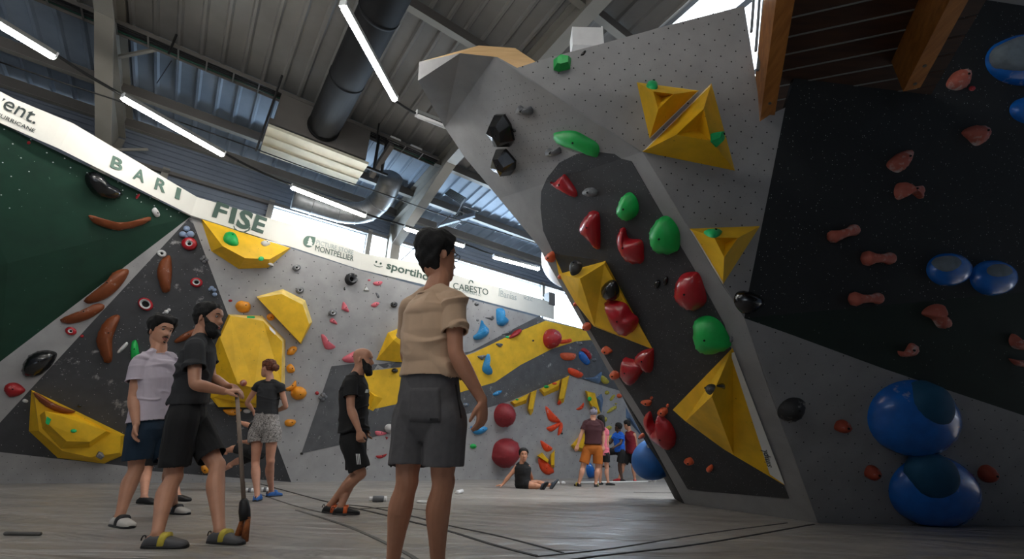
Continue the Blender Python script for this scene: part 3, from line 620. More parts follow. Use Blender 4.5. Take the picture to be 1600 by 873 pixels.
# ================================================================== volumes and holds
def basis(n):
    x = np.cross((0, 0, 1), n); x = nrm(x) if np.linalg.norm(x) > .05 else np.array([1., 0, 0]); return x, np.cross(n, x)
def volume(lab, ctr, verts, faces, mt='volume_yellow', grp=None, cat='climbing volume', nm='climbing_volume', edge=()):
    loc, n = cast(*ctr); pl = (n, n @ loc); V = [hit(pl, x, y, h) for x, y, h in verts]
    o = mk(nm, V, [f for i, f in enumerate(faces) if i not in edge], M(mt), None, False, loc)
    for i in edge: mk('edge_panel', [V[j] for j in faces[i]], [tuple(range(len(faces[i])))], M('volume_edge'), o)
    solid(V, [t for f in faces for t in ([[f[0], f[i], f[i + 1]] for i in range(1, len(f) - 1)])])
    setp(o, lab, cat, grp); return o, pl
def frustum(lab, ctr, base, top, h, **k):
    n = len(base); m = len(top); hs = h if hasattr(h, '__len__') else [h] * m
    V = [(x, y, 0) for x, y in base] + [(x, y, hh) for (x, y), hh in zip(top, hs)]
    return volume(lab, ctr, V, [tuple(range(n, n + m))] + [(i, (i + 1) % n, n + (i + 1) % n, n + i) for i in range(n)], **k)
def addpart(o, name, V, FA, mt, smooth=False): return mk(name, V, FA, M(mt), o, smooth)
def sticker(o, pl, pts, mt, h, name='label', th=.003):
    hs = h if hasattr(h, '__len__') else [h] * len(pts)
    a = [hit(pl, x, y, hh + .008) for (x, y), hh in zip(pts, hs)]; b = [v - pl[0] * th for v in a]; k = len(a)
    return addpart(o, name, a + b, [tuple(range(k)), tuple(range(k, 2 * k))] + [(i, (i + 1) % k, (i + 1) % k + k, i + k) for i in range(k)], mt)
def hold(lab, mt, pts, hr=.42, fac=False, grp=None, bolt=True, peak=(0, 0), ctr=None, flat=0., nm='climbing_hold', cat='hold', rings=5, pw=1.0, lump=.05):
    c = np.mean(np.array(pts, float), 0); loc, n = cast(*(ctr or c)); pl = (n, n @ loc); x, y = basis(n)
    base = [hit(pl, *p) for p in pts]; cen = hit(pl, *c)
    q = np.array([[(b - cen) @ x, (b - cen) @ y] for b in base]); A = abs(sum(q[i][0] * q[i - 1][1] - q[i - 1][0] * q[i][1] for i in range(len(q)))) / 2
    h = hr * math.sqrt(max(A, 1e-5))
    out = [hit(pl, p[0], p[1], h * .18) - n * h * .18 for p in pts]
    if not fac: out = catmull(out, 4 if len(pts) < 12 else 3, True)
    cen = sum(out) / len(out); sk = x * peak[0] * h + y * peak[1] * h
    V = []; FA = []; N = len(out); rr = rings if not fac else 2
    lv = [(1, 0), (1.0, .18)] if fac else [(1, 0)]
    if fac: lv += [(.62, .9)]
    else:
        for j in range(1, rr + 1): t = j / (rr + .35) * math.pi / 2; lv.append((math.cos(t) ** pw * (1 - flat) + flat * (1 - .25 * (j / rr) ** 4), math.sin(t)))
    for j, (s, z) in enumerate(lv):
        for i, p in enumerate(out):
            w = 1 + (lump * math.sin(2.3 * i + 1.7 * j + A * 900) * (j > 0) if not fac else 0)
            V.append(cen + (p - cen) * s * w + n * h * z * (1 + (.10 * math.sin(i * 1.1 + A * 700) if fac and j > 1 else 0)) + sk * z)
    for j in range(len(lv) - 1):
        for i in range(N): FA.append((j * N + i, j * N + (i + 1) % N, (j + 1) * N + (i + 1) % N, (j + 1) * N + i))
    L = len(V); V.append(cen + n * h * (1.0 if not fac else .98) + sk)
    for i in range(N): FA.append(((len(lv) - 1) * N + i, (len(lv) - 1) * N + (i + 1) % N, L))
    o = mk(nm, V, FA, M(mt), None, not fac, loc); setp(o, lab, cat, grp)
    if bolt and math.sqrt(A) > .1:
        p = V[L] + (out[N // 3] - cen) * .22 - n * h * .06; r = .011
        VV = [p + n * .012 + r * (math.cos(k * math.pi / 4) * x + math.sin(k * math.pi / 4) * y) for k in range(8)] + [p - n * .02 + r * (math.cos(k * math.pi / 4) * x + math.sin(k * math.pi / 4) * y) for k in range(8)]
        addpart(o, 'bolt', VV, [tuple(range(8))] + [(i, (i + 1) % 8, 8 + (i + 1) % 8, 8 + i) for i in range(8)], 'hole_black')
    o['_h'] = 0; del o['_h']; return o
def E_(cx, cy, rx, ry, n=10, rot=0.):
    return [(cx + rx * math.cos(t) * math.cos(rot) - ry * math.sin(t) * math.sin(rot), cy + rx * math.cos(t) * math.sin(rot) + ry * math.sin(t) * math.cos(rot)) for t in [2 * math.pi * k / n for k in range(n)]]
def ring(lab, mt, cx, cy, rx, ry, rot=0., inner='h_white', hole=.45, hr=.5, grp=None):
    """cup or donut hold: outer body with a raised rim and a dark well"""
    loc, n = cast(cx, cy); pl = (n, n @ loc); out = [hit(pl, *p) for p in E_(cx, cy, rx, ry, 20, rot)]; c = sum(out) / 20
    R = np.mean([np.linalg.norm(p - c) for p in out]); h = R * hr; V = []; FA = []
    lv = [(1, 0), (.98, .5), (.86, .95), (hole + .14, 1.0), (hole, .8), (hole * .8, .2)]
    for s, z in lv: V += [c + (p - c) * s + n * h * z for p in out]
    for j in range(3):
        for i in range(20): FA.append((j * 20 + i, j * 20 + (i + 1) % 20, (j + 1) * 20 + (i + 1) % 20, (j + 1) * 20 + i))
    o = mk('climbing_hold', V[:80], FA, M(mt), None, True, loc); setp(o, lab, 'hold', grp)
    FB = [(j * 20 + i, j * 20 + (i + 1) % 20, (j + 1) * 20 + (i + 1) % 20, (j + 1) * 20 + i) for j in range(2) for i in range(20)]
    addpart(o, 'rim', V[60:], FB, inner, True); addpart(o, 'well', [v + n * .001 for v in V[100:]], [tuple(range(20))], 'hole_black'); return o
def cluster(lab, mt, cs, grp=None):
    loc, n = cast(*np.mean([c[:2] for c in cs], 0)); m = MB(); pl = (n, n @ loc)
    for x, y, r in cs:
        c = hit(pl, x, y); rr = np.linalg.norm(hit(pl, x + r, y) - c); rr2 = np.linalg.norm(hit(pl, x, y + r) - c); rr = min(rr, rr2); m.add(*ball(c + n * rr * .5, rr, 12, 8))
    return setp(m.build('climbing_hold', M(mt), None, True, loc), lab, 'hold', grp)
# ---------------- volumes on the left and back walls
v1, pl1 = frustum('big yellow stepped volume low on the dark wall at far left', (110, 660), [(49, 609), (45, 673), (90, 715), (163, 724), (191, 711.5), (195, 679), (117, 641)], [(54, 617), (61, 673), (97, 704), (141, 714), (187, 707), (189, 681), (118, 646)], .22)
V = [(62, 648, .22), (66, 669, .22), (95, 701, .22), (140, 699, .22), (173, 676, .22), (119, 650, .22), (70, 642, .42), (74, 661, .42), (104, 689, .40), (140, 690, .40), (166, 673, .36), (115, 656, .40)]
addpart(v1, 'upper_tier', [hit(pl1, x, y, h) for x, y, h in V], [(6, 7, 8, 9, 10, 11)] + [(i, (i + 1) % 6, 6 + (i + 1) % 6, 6 + i) for i in range(6)], 'volume_yellow')
solid([hit(pl1, x, y, h) for x, y, h in V], tri([hit(pl1, x, y, h) for x, y, h in V[6:]]) and [[6, 7, 8], [6, 8, 9], [6, 9, 10], [6, 10, 11]])
sticker(v1, pl1, [(73, 650), (80, 655), (76, 664), (71, 661)], 'h_mint', .43, 'tag')
v2, pl2 = volume('yellow volume tucked under the banner by the bold green letters', (380, 385), [(314, 342, 0), (330, 392, 0), (373, 420, 0), (419, 418, 0), (454.5, 387.5, 0), (316, 343, .1), (348, 384.5, .36), (382.5, 403, .42), (421, 405, .36), (452, 387.5, .1)], [(5, 6, 7, 8, 9), (0, 1, 6, 5), (1, 2, 7, 6), (2, 3, 8, 7), (3, 4, 9, 8), (4, 0, 5, 9)])
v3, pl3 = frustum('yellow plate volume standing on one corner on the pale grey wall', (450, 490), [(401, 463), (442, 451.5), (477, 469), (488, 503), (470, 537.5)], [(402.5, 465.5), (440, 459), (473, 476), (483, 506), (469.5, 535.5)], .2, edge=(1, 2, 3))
v4, pl4 = volume('largest yellow volume, behind the bearded man in black', (400, 560), [(357, 491, 0), (410, 493, 0), (446, 531, 0), (445, 600, 0), (421, 637, 0), (341, 635.5, 0), (329, 621, 0), (334, 545, 0),
    (360, 493, .13), (411, 501, .22), (441, 533.5, .24), (439.5, 598, .28), (418, 632, .34), (397, 606, .48), (371, 599, .46), (344, 527, .20), (334, 621, .06)],
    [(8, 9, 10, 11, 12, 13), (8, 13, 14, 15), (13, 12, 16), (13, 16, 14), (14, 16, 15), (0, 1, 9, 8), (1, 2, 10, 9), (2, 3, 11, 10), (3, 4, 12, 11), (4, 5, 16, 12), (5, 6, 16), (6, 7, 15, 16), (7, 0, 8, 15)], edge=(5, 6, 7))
sticker(v3, pl3, [(463, 467), (471, 472), (472, 476), (464, 471)], 'label_white', [.08, .06, .10, .12]); sticker(v4, pl4, [(421, 509), (431, 519), (430, 523), (421, 514)], 'label_white', [.2, .2, .28, .28])
sticker(v4, pl4, [(386, 493.5), (398, 494), (398, 497), (386, 496.5)], 'h_mint', .16, 'tag')
v5, _ = volume('yellow folded volume beside the shoulder of the man in beige', (612, 545), [(588, 562, 0), (606, 519.5, 0), (640, 506, 0), (648, 548, 0), (640, 566, 0), (615, 531, .34), (628, 541, .28), (633, 515, .3), (620, 565, .05)], [(0, 5, 8), (5, 6, 8), (6, 4, 8), (1, 2, 7, 5), (5, 7, 6), (7, 2, 3, 6), (3, 4, 6), (0, 1, 5)])
v6, _ = volume('small pale yellow corner volume before the black shirt of the bald man', (585, 622), [(576, 610, 0), (598, 622, 0), (583, 642, 0), (578, 640, 0), (585, 618, .12)], [(0, 1, 4), (1, 2, 4), (2, 3, 4), (3, 0, 4)])
# battens on the lower right back wall
def batten(lab, base, ridge, h=.16, grp='yellow batten volumes on the far wall'):
    n = len(base); m = len(ridge)
    return frustum(lab, tuple(np.mean(base, 0)), base, ridge, h, nm='batten_volume', grp=grp)[0]
bt1 = batten('yellow batten, lowest along the sloping edge, just above the upper dark red ball', [(797, 628), (827, 614), (822, 630), (804, 636)], [(800, 627), (826, 615.5), (822, 624), (804, 631)])
batten('yellow batten hanging down left of the pair of green and orange footholds', [(828, 613), (839, 608.5), (833, 643), (829, 649), (824, 641)], [(830, 613), (838, 610), (832.5, 638), (829.5, 639), (825.5, 638)])
bt3 = batten('yellow batten with green and orange footholds on its top edge', [(842, 608.5), (876, 592), (873, 609), (850, 619)], [(845, 607.5), (875, 593.5), (872.5, 602), (850, 613)])
batten('tall yellow batten at the peak of the sloping edge', [(877, 592), (890, 586), (881, 628), (875, 631.5), (872, 626)], [(879, 592), (888.5, 588), (880.5, 622), (876, 623), (873.5, 622)])
bt5 = batten('yellow batten above the white cap of the man in maroon', [(914, 610), (930, 614), (938, 645), (933, 648), (921, 632)], [(917, 611.5), (929, 615), (936, 642), (932, 644), (922, 629)])
batten('yellow batten beside the left hand of the man in maroon', [(892, 696), (913, 672), (916, 690), (911, 706), (898, 703)], [(896, 695), (913, 676), (914, 688), (910, 700), (899, 697)])
batten('short yellow batten resting on the lower orange half disc', [(839, 711.7), (847, 706.5), (858, 719), (856, 724)], [(841, 712), (847, 708.5), (857, 719), (855, 721.5)])
batten('upright yellow batten at the right end of the lower orange half disc', [(860, 710), (867, 702), (866.5, 730), (860, 731)], [(861.5, 709), (866, 704), (865.5, 726), (861.5, 726)])
# ---------------- boulder volumes
va1, pa1 = volume('upper left yellow triangle volume on the grey boulder face', (1040, 160), [(995, 128.5, 0), (1092, 141.5, 0), (1015, 216.5, 0), (1020.5, 142.6, .3), (1052.4, 147, .3), (1028.4, 171, .3), (1034, 152, .16)], [(0, 1, 4, 3), (0, 3, 5, 2), (1, 2, 5, 4), (3, 4, 6), (4, 5, 6), (5, 3, 6)])
va2, pa2 = volume('larger lower yellow triangle volume on the grey boulder face', (1090, 200), [(1111.5, 130, 0), (1148.5, 266.5, 0), (1003.5, 237, 0), (1099.5, 170, .34), (1111.5, 220, .34), (1056.5, 210.5, .34), (1090, 203, .16)], [(0, 1, 4, 3), (0, 3, 5, 2), (1, 2, 5, 4), (3, 4, 6), (4, 5, 6), (5, 3, 6)])
va3, pa3 = volume('yellow triangle volume pointing down beside the black spotted hold', (1130, 385), [(1077.5, 357, 0), (1187.5, 353, 0), (1129.5, 444, 0), (1116, 371, .26), (1153, 371.5, .26), (1131.5, 402, .26), (1133, 380, .12)], [(0, 1, 4, 3), (0, 3, 5, 2), (1, 2, 5, 4), (3, 4, 6), (4, 5, 6), (5, 3, 6)])
sticker(va1, pa1, [(1016, 216), (1091, 143), (1087, 142.5), (1018, 209)], 'label_white', .0, 'edge_label'); sticker(va2, pa2, [(1004.5, 236), (1111, 131.5), (1108, 137), (1014, 230)], 'label_white', .02, 'edge_label'); sticker(va3, pa3, [(1079, 359), (1083, 363), (1129, 437), (1129.5, 444)], 'label_white', .015, 'edge_label')
vb1, pb1 = volume('tall yellow folded volume on the leaning dark face, carrying two black holds', (935, 470), [(866.5, 396.5, 0), (946, 407.5, 0), (1020, 545.5, 0), (928, 510, 0), (899, 473, 0), (873, 428, 0), (906, 435, .32), (944, 412, .10), (929, 508, .10), (901, 474, .08)], [(0, 1, 7, 6, 5), (5, 6, 9, 4), (6, 7, 8, 9), (7, 1, 2), (7, 2, 8), (8, 2, 3), (9, 8, 3, 4)])
vb2, pb2 = volume('largest yellow volume on the boulder, low beside the white lettered strip', (1140, 650), [(1144.5, 543.5, 0), (1226, 758, 0), (1130, 701, 0), (1071, 658, .02), (1051, 640, 0), (1112, 619, .40), (1146.5, 711, .03)], [(0, 5, 3, 4), (5, 6, 2, 3), (0, 1, 6, 5), (6, 1, 2)])
es = sticker(vb2, pb2, [(1141, 552), (1147, 550), (1226, 757), (1203, 741)], 'label_white', .01, 'edge_label')
for tx, a, hh in (('simpl.', (1201, 698), 0),):
    loc, n = cast(1195, 690); pl = (pb2[0], pb2[1]); P0 = hit(pl, 1206, 731, .025); P1 = hit(pl, 1198, 703, .025); Q = hit(pl, 1196.5, 733, .025); x = nrm(P1 - P0); y = nrm((Q - P0) - x * ((Q - P0) @ x))
    cu = bpy.data.curves.new('lettering', 'FONT'); cu.body = tx; cu.extrude = .001; o = bpy.data.objects.new('tmp', cu); COL.objects.link(o); me = bpy.data.meshes.new_from_object(o.evaluated_get(bpy.context.evaluated_depsgraph_get())); bpy.data.objects.remove(o)
    c = np.empty(len(me.vertices) * 3); me.vertices.foreach_get('co', c); c = c.reshape(-1, 3); k = np.linalg.norm(P1 - P0) / c[:, 0].max()
    W = P0 + np.outer(c[:, 0] * k, x) + np.outer(c[:, 1] * k, y) + np.outer(c[:, 2], pl[0]); me.vertices.foreach_set('co', W.ravel()); me.materials.clear(); me.materials.append(M('ink_black')); link('lettering', me, vb2)
# ---------------- holds: left wall
hold('long black sausage hold high on the green wall', 'h_black', [(134, 276), (140, 270), (150, 269), (160, 275), (172, 287), (188, 296), (191, 305), (182, 312), (165, 311), (148, 304), (137, 290)], .55)
hold('long brown wooden crescent on the green wall', 'h_brown', [(139, 337), (150, 338), (172, 346), (200, 347), (232, 339), (235.5, 344), (215, 354), (185, 360), (160, 354), (145, 347)], .35, bolt=False)
t = hold('small white triangular hold with a hole, on the green wall', 'h_white', [(237.5, 329), (243, 324), (249.5, 333), (249, 338), (243, 338.5)], .5); 
hold('tiny red clip hold near the top edge of the green wall, by the letter B', 'h_red', [(212, 308), (216, 303), (219, 304), (214, 311)], .3); hold('tiny red clip hold at the far left under the banner', 'h_red', E_(45, 223, 3, 2.6, 6), .4)
hold('brown wooden hold slanting across the grey strip, upper of two', 'h_brown', [(131, 470), (137, 463), (165, 440), (180, 423), (199, 420), (199, 430), (185, 450), (165, 466), (140, 474)], .4)
hold('brown wooden hold slanting across the grey strip, lower of two', 'h_brown', [(94, 499), (105, 493), (130, 483), (150, 474), (162, 476), (160, 484), (140, 497), (115, 505), (98, 504)], .4)
ring('small red cup hold on the grey strip', 'h_red', 111, 517, 9, 6.5, .2, hole=.3); hold('tiny dark red screw-on hold beside the small red cup', 'h_redm', E_(128, 525, 3, 2.5, 6), .4)
hold('black glossy boulder-shaped hold at far left with chalk', 'h_black', [(34, 573), (45, 555), (65, 547), (84, 549), (88, 556), (78, 573), (60, 587), (43, 589), (35, 584)], .5)
hold('red boulder-shaped hold at far left edge', 'h_redm', [(6, 606), (12, 599), (25, 598), (36, 605), (38.5, 611), (28, 618), (15, 620), (8, 613)], .5)
o = hold('upright brown wooden hold near the top of the dark wall', 'h_brown', [(245, 425), (250, 408), (260, 400), (266, 400), (268.5, 420), (266, 450), (262, 456), (254, 456), (248, 440)], .4, bolt=False)
ring('white ring hold just left of the upright brown hold', 'h_white', 253, 396, 7.5, 5.5, .3, hole=.4)
cluster('three pale blue balls in a cluster under the wall apex', 'h_iceblue', [(292, 357.5, 5.5), (286, 366.5, 6), (298, 366.5, 6.5), (292, 370, 4)])
ring('red box hold with white ring, below the pale blue balls', 'h_red', 296, 381, 12.5, 10, .1, hole=.3, hr=.7); ring('flat red and white ring hold right of the upright brown hold', 'h_red', 307, 441, 10, 7.5, .1, hole=.45); ring('large red and white ring hold left of the dark-haired men', 'h_red', 227.5, 475, 12.5, 9.5, .5, hole=.6)
cluster('grey star cluster below the red box hold', 'h_grey', [(319, 402, 3.5), (315, 405, 3), (323, 406, 3), (319, 409, 3)]); cluster('pale blue knobbly cluster beside the right edge of the dark wall', 'h_iceblue', [(331, 450, 4), (335, 453, 3.5), (328, 452, 3), (335.5, 460, 4)])
cluster('chalky white star hold above the curly hair', 'h_white', [(260, 487, 4), (264, 484, 3), (256, 490, 3)]); cluster('small chalky hold left of the white star hold', 'h_white', [(245, 492, 3.5), (241, 495, 2.5)])
hold('large brown wooden hold with white flank, left of the man in pale shirt', 'h_brown', [(150, 533), (155, 515), (165, 500), (178, 492), (187, 494), (182, 510), (175, 530), (175, 557), (172, 566), (163, 565), (155, 548)], .4)
o = hold('green and white finger hold behind the pale shirt shoulder', 'h_green', [(204, 556), (205.5, 535), (213, 532), (217, 548), (217, 558), (206, 562)], .45); 
hold('chalky white bar hold left of the green finger hold', 'h_white', [(183, 549), (196, 535), (200, 536), (198, 541), (187, 551)], .4)
hold('brown wooden bar hold between the two dark-haired heads', 'h_brown', [(272, 533), (285, 522), (305, 513), (309, 517), (300, 526), (280, 535)], .4)
hold('tiny black hold on the dark wall above the stepped volume', 'h_black', E_(124, 634, 3.4, 2.6, 6), .5); hold('tiny white hold left of the stepped volume', 'h_white', [(35, 625), (39, 623), (44, 626), (42, 629), (36, 628)], .4)
hold('brown wooden crescent on top of the stepped volume', 'h_brown', [(51.5, 613.5), (60, 615), (85, 630), (110, 640), (118, 642.5), (112, 645.5), (95, 645), (75, 637), (60, 626)], .3, bolt=False)
hold('small bright green foothold on the stepped volume', 'h_mint', E_(115, 673, 5, 3, 8), .4); hold('small grey pyramid foothold on the foot of the stepped volume', 'h_grey', [(149, 713), (154, 705), (160, 707), (163, 713), (158, 718)], .7, fac=True)
# back wall, left part
hold('bright green drop hold on the volume under the banner', 'h_green', [(349, 372), (352, 364), (360, 362), (368, 366), (372.5, 376), (371.5, 382.5), (362, 383), (352, 378)], .4)
hold('small white hold on the volume under the banner', 'h_white', [(408, 379), (412, 376), (421, 379), (422, 381), (416, 384), (411, 383)], .5); hold('small mint foothold at the lower lip of the volume under the banner', 'h_mint', E_(408, 404, 4.5, 3.4, 7), .5)
hold('tiny white foothold right of the mint foothold', 'h_white', E_(423, 413, 4, 2, 7), .5)
hold('pale pink ball hold just above the clasped hands of the bearded man', 'h_bone', E_(380.5, 598, 5.5, 5, 8), .8, bolt=False)
hold('orange dome hold left of the plate volume', 'h_orange', [(368, 478), (374, 470), (388, 472), (392, 479), (388, 487), (375, 487)], .6); hold('tiny red screw-on hold left of the orange dome', 'h_redm', E_(360, 469.5, 3.2, 2, 6), .4)
hold('small orange ball hold between the two plate volumes', 'h_orange', E_(423, 495, 6.2, 5.6, 8), .6); hold('orange and white cup hold at the lower tip of the plate volume', 'h_orange', [(449, 550), (454, 542), (462, 541), (464.5, 546), (458, 554), (450, 554)], .5)
hold('orange block hold above the ponytail', 'h_orange', [(448, 573), (455, 568), (461, 577), (458, 582), (450, 581)], .6); hold('orange bowl hold just above the big orange ball', 'h_orange', [(446, 607), (455, 602), (462, 594), (463, 604), (455, 610), (447, 610)], .5)
hold('big orange ball hold right of the woman in black top', 'h_orange', E_(467, 614, 12, 10.5, 10), .8); hold('orange dish hold right of the patterned shorts', 'h_orange', [(445, 659), (450, 655), (461, 656), (462, 661), (455, 666), (447, 665)], .5)
hold('wide orange bowl hold under the largest yellow volume', 'h_orange', [(349, 639), (376, 638.5), (374, 645), (365, 649), (355, 647)], .5); hold('orange hold seen between the legs of the bearded man', 'h_orange', E_(321, 731, 7, 9, 8), .6); hold('small chalky hold by the left hand of the woman', 'h_white', E_(386, 642, 6, 3.4, 7), .5)
for lab, x, y in (('grey half-ring hold, upper of two right of the yellow volume under the banner', 463, 418.5), ('grey half-ring hold just above the plate volume', 468, 453.5), ('grey half-ring hold right of the plate volume, with a long shadow', 519, 489)): ring(lab, 'h_grey', x, y, 6.5, 4.8, -.1, hole=.4, hr=.9)
ring('black box hold with a round opening on the pale grey wall', 'h_blackmat', 547.5, 436.5, 9, 9.5, 0, inner='h_grey', hole=.5, hr=1.1); hold('tiny black screw-on under the black box hold', 'h_black', E_(538.5, 451, 1.6, 2.6, 6), .4)
hold('small white triangle hold right of the black box hold', 'h_white', [(567, 454), (572, 446), (577, 454.5)], .5, fac=True); hold('pink fin hold, topmost under the smile logo', 'h_pink', [(583, 443), (586, 440), (597.5, 439.5), (595, 445), (588, 446)], .4); hold('tiny pink screw-on left of the topmost pink fin', 'h_pink', E_(577, 437.5, 2.4, 1.6, 6), .4)
hold('small dark foothold below the topmost pink fin', 'h_grey', [(587, 457), (591, 459), (593, 464), (590, 465)], .4); hold('pink fin hold level with the small black cube', 'h_pink', [(579.5, 477), (586, 472), (593, 473), (590, 477.5), (585, 480)], .4); ring('small black cube hold left of the beige shirt sleeve', 'h_blackmat', 615, 476, 5, 4.5, 0, inner='h_grey', hole=.35, hr=1)
hold('pink leaf hold above the grey half-ring with long shadow', 'h_pink', [(534, 482), (537, 471), (545, 484), (544, 487.5), (536, 484)], .4); hold('small pink leaf hold under the grey half-ring with long shadow', 'h_pink', [(516, 499), (520.5, 497), (527.5, 506.5), (517, 503.5)], .35)
hold('large pink curved fin above the bald head', 'h_pink', [(502, 524), (507, 523.5), (515, 534), (524.5, 542.5), (509, 545)], .35); hold('pink fin partly hidden by the bald head', 'h_pink', [(535, 560), (545, 553), (555, 549), (558, 560), (553, 566), (540, 565.5)], .35)
hold('black knob on the yellow stripe right of the bald man', 'h_black', E_(617, 579, 5, 4, 8), .7); hold('round white ball hold on the dark stripe', 'h_white', E_(609, 669, 7.4, 7, 10), .8); hold('pale pink plate left of the round white ball', 'h_pink', [(586, 674), (592, 673), (604, 676), (601, 679), (589, 680)], .25)
hold('small red chip below the pale pink plate', 'h_redm', [(602, 682), (607, 683), (604, 687)], .4, fac=True); hold('tiny black chip below the round white ball', 'h_black', [(613, 680), (616, 677), (617.5, 681)], .4, fac=True); hold('red fin low on the wall behind the bald man', 'h_redm', [(587, 712), (596, 711), (604.5, 708.5), (601, 713.5), (592, 716)], .3)
cluster('grey star hold left of the bald man, on the edge of the dark stripe', 'h_grey', [(504, 617, 4), (500, 621, 3), (508, 620, 3), (504, 624, 3)]); hold('tiny red chip left of the grey star hold', 'h_redm', E_(495.5, 614, 3, 3, 6), .4); hold('tiny black foothold at the lowest corner of the dark stripe', 'h_black', E_(471.5, 708.5, 2.5, 2, 6), .5)
# back wall, right part
hold('small grey green knob right of the beige sleeve', 'h_grey', E_(745, 475, 3.4, 3, 7), .6); hold('tiny grey chip above the small grey green knob', 'h_grey', E_(739.5, 469.5, 1.8, 1.4, 6), .5); hold('grey bow-tie foothold between the blue horns', 'h_grey', [(758, 496), (766, 495.5), (770, 493), (772.5, 496.5), (769, 500.5), (764, 498)], .4); hold('tiny grey chip above the curved blue horn', 'h_grey', E_(746.5, 500, 2.2, 2, 6), .5)
hold('upright light blue horn hold under the banner', 'h_sky', [(776, 485), (778, 481.5), (784, 481), (787, 484), (788, 497.5), (794.5, 501), (792, 505), (787, 509), (781, 508), (777, 503)], .45); hold('curved light blue horn hold nearer the beige sleeve', 'h_sky', [(753, 500), (755.5, 505), (764, 515), (761, 524), (751, 530), (742, 530), (740.5, 525), (746, 520), (750, 512)], .45)
hold('red egg hold straddling the grey stripe', 'h_redm', [(796, 527), (804.5, 517), (813, 513.5), (815, 517), (809, 524), (799, 528.5)], .5); hold('grey bow-tie foothold left of the red egg', 'h_grey', [(784, 522), (793, 519), (800, 515), (799, 519), (793, 522)], .4); hold('tiny mint chip below the red egg', 'h_mint', E_(793, 526.5, 3, 1.6, 6), .4)
hold('grey star foothold on the yellow stripe, right one', 'h_grey', [(775, 537), (781, 536), (786, 538), (781, 542)], .4); hold('grey star foothold on the yellow stripe, left one beside the long blue hold', 'h_grey', [(746, 556.5), (753, 555), (760, 555), (757, 559), (753, 562)], .4)
hold('long blue boot-shaped hold on the yellow stripe', 'h_sky', [(762, 553), (765, 555), (762, 571), (769.5, 582), (764, 585.5), (757, 582), (754, 575.5), (758, 561)], .45); hold('tiny black chip in the middle of the yellow stripe', 'h_black', E_(833, 532, 1.6, 1.5, 6), .5)
o = hold('red double-lobed ball hold high on the yellow stripe', 'h_redm', E_(862, 529, 11, 15.5, 12), .8)
hold('orange strip hold on the yellow stripe right of the red ball', 'h_fire', [(874, 532), (885, 530), (892, 529), (892.5, 534), (877, 537)], .35); hold('orange half-disc hold on the dark stripe, upper one', 'h_coral', [(877, 551.5), (897, 551.5), (899.5, 557), (894, 562.5), (880, 561)], .45); hold('orange oval hold on the dark stripe, lower one', 'h_fire', [(888, 576.5), (893, 574.5), (909, 582), (910.5, 587), (904, 590), (891, 584)], .45)
hold('blue leaf hold overlapping a red one near the leaning boulder', 'h_blue', [(905, 551), (910, 549), (918, 559), (921.5, 568), (916, 569.5), (907, 561)], .45); hold('dull red leaf hold behind the blue leaf', 'h_redm', [(908, 546), (914, 543.5), (922, 551), (924.5, 559), (921, 561), (914, 552)], .3)
hold('small grey ring hold above the dull red leaf', 'h_grey', E_(907, 537, 3, 3, 7), .6); hold('small grey ring hold right of the blue leaf', 'h_grey', E_(928.5, 562, 3, 3, 7), .6); hold('flat blue hold on the dark stripe behind the beige man', 'h_sky', [(770, 616), (776, 611), (785, 610), (780, 616), (774, 618)], .3)
hold('chalky pale patch-like hold at the start of the lower dark stripe', 'h_chalkblue', E_(728, 632, 5, 3, 8), .4)
hold('blue wing-shaped hold under the lower orange oval', 'h_slate', [(911, 590.5), (928, 589), (940, 581), (939, 590), (936, 599), (924, 595)], .3); hold('small lime hold at the tip of the blue wing', 'h_lime', [(938, 588), (943, 587), (951, 595), (949, 599.5), (942, 598)], .45)
hold('orange foothold at the foot of the tall batten', 'h_fire', E_(874, 629, 2.6, 3.4, 7), .5); hold('green foothold on the batten with two footholds', 'h_green', E_(854, 604, 4, 2.4, 7), .4); hold('orange foothold on the batten with two footholds', 'h_fire', E_(866.5, 599, 3.6, 1.8, 7), .4); hold('green foothold on the lowest batten', 'h_green', E_(808, 624, 2.4, 1.4, 6), .4); hold('green disc on the batten above the white cap', 'h_green', E_(921.5, 623, 3, 3.6, 8), .3)
volume('slate blue blade volume right of the batten above the white cap', (937, 628), [(932, 620.5, 0), (940, 614.5, 0), (942.5, 625, 0), (940, 645, 0), (936, 640, 0), (938, 626, .12)], [(0, 1, 5), (1, 2, 5), (2, 3, 5), (3, 4, 5), (4, 0, 5)], mt='h_slate')
hold('red crescent hold left of the white cap', 'h_fire', [(900.5, 639), (907, 635), (912, 629), (911.6, 636), (906, 640.5)], .35)
hold('long orange wing hold, topmost of the three', 'h_fire', [(852.5, 634.5), (862, 643), (875, 656.7), (874.5, 660), (864, 659), (857, 654)], .3); hold('orange wing hold pointing left, lower of the three', 'h_fire', [(854, 668.6), (864, 664), (875, 659.4), (873.6, 665), (862, 674)], .3); hold('short orange wing hold pointing down', 'h_fire', [(875.4, 660.5), (879, 662), (878, 673), (875.4, 678), (871.5, 679)], .35); hold('tiny black screw-on under the short orange wing', 'h_black', E_(878, 677, 1.6, 1.6, 6), .4)
hold('orange quarter-disc hold above the lower half disc', 'h_fire', [(844.8, 688), (854, 693), (863.5, 700.7), (856, 705.5), (849, 701)], .3); hold('lower orange half disc carrying two battens', 'h_fire', [(841.5, 716), (843, 727), (847, 735.5), (856, 741.5), (866, 737), (860, 727), (850, 718)], .25)
hold('upper dark red double ball left of the orange wings', 'h_ball', E_(788.5, 648.5, 14.5, 19, 14), .7); hold('large dark red faceted ball low on the wall behind the seated man', 'h_ball', [(771.8, 710), (776.4, 693), (790, 685), (805, 688), (809.4, 702.5), (807.6, 715), (794, 731), (781, 728), (772.7, 719)], .7)
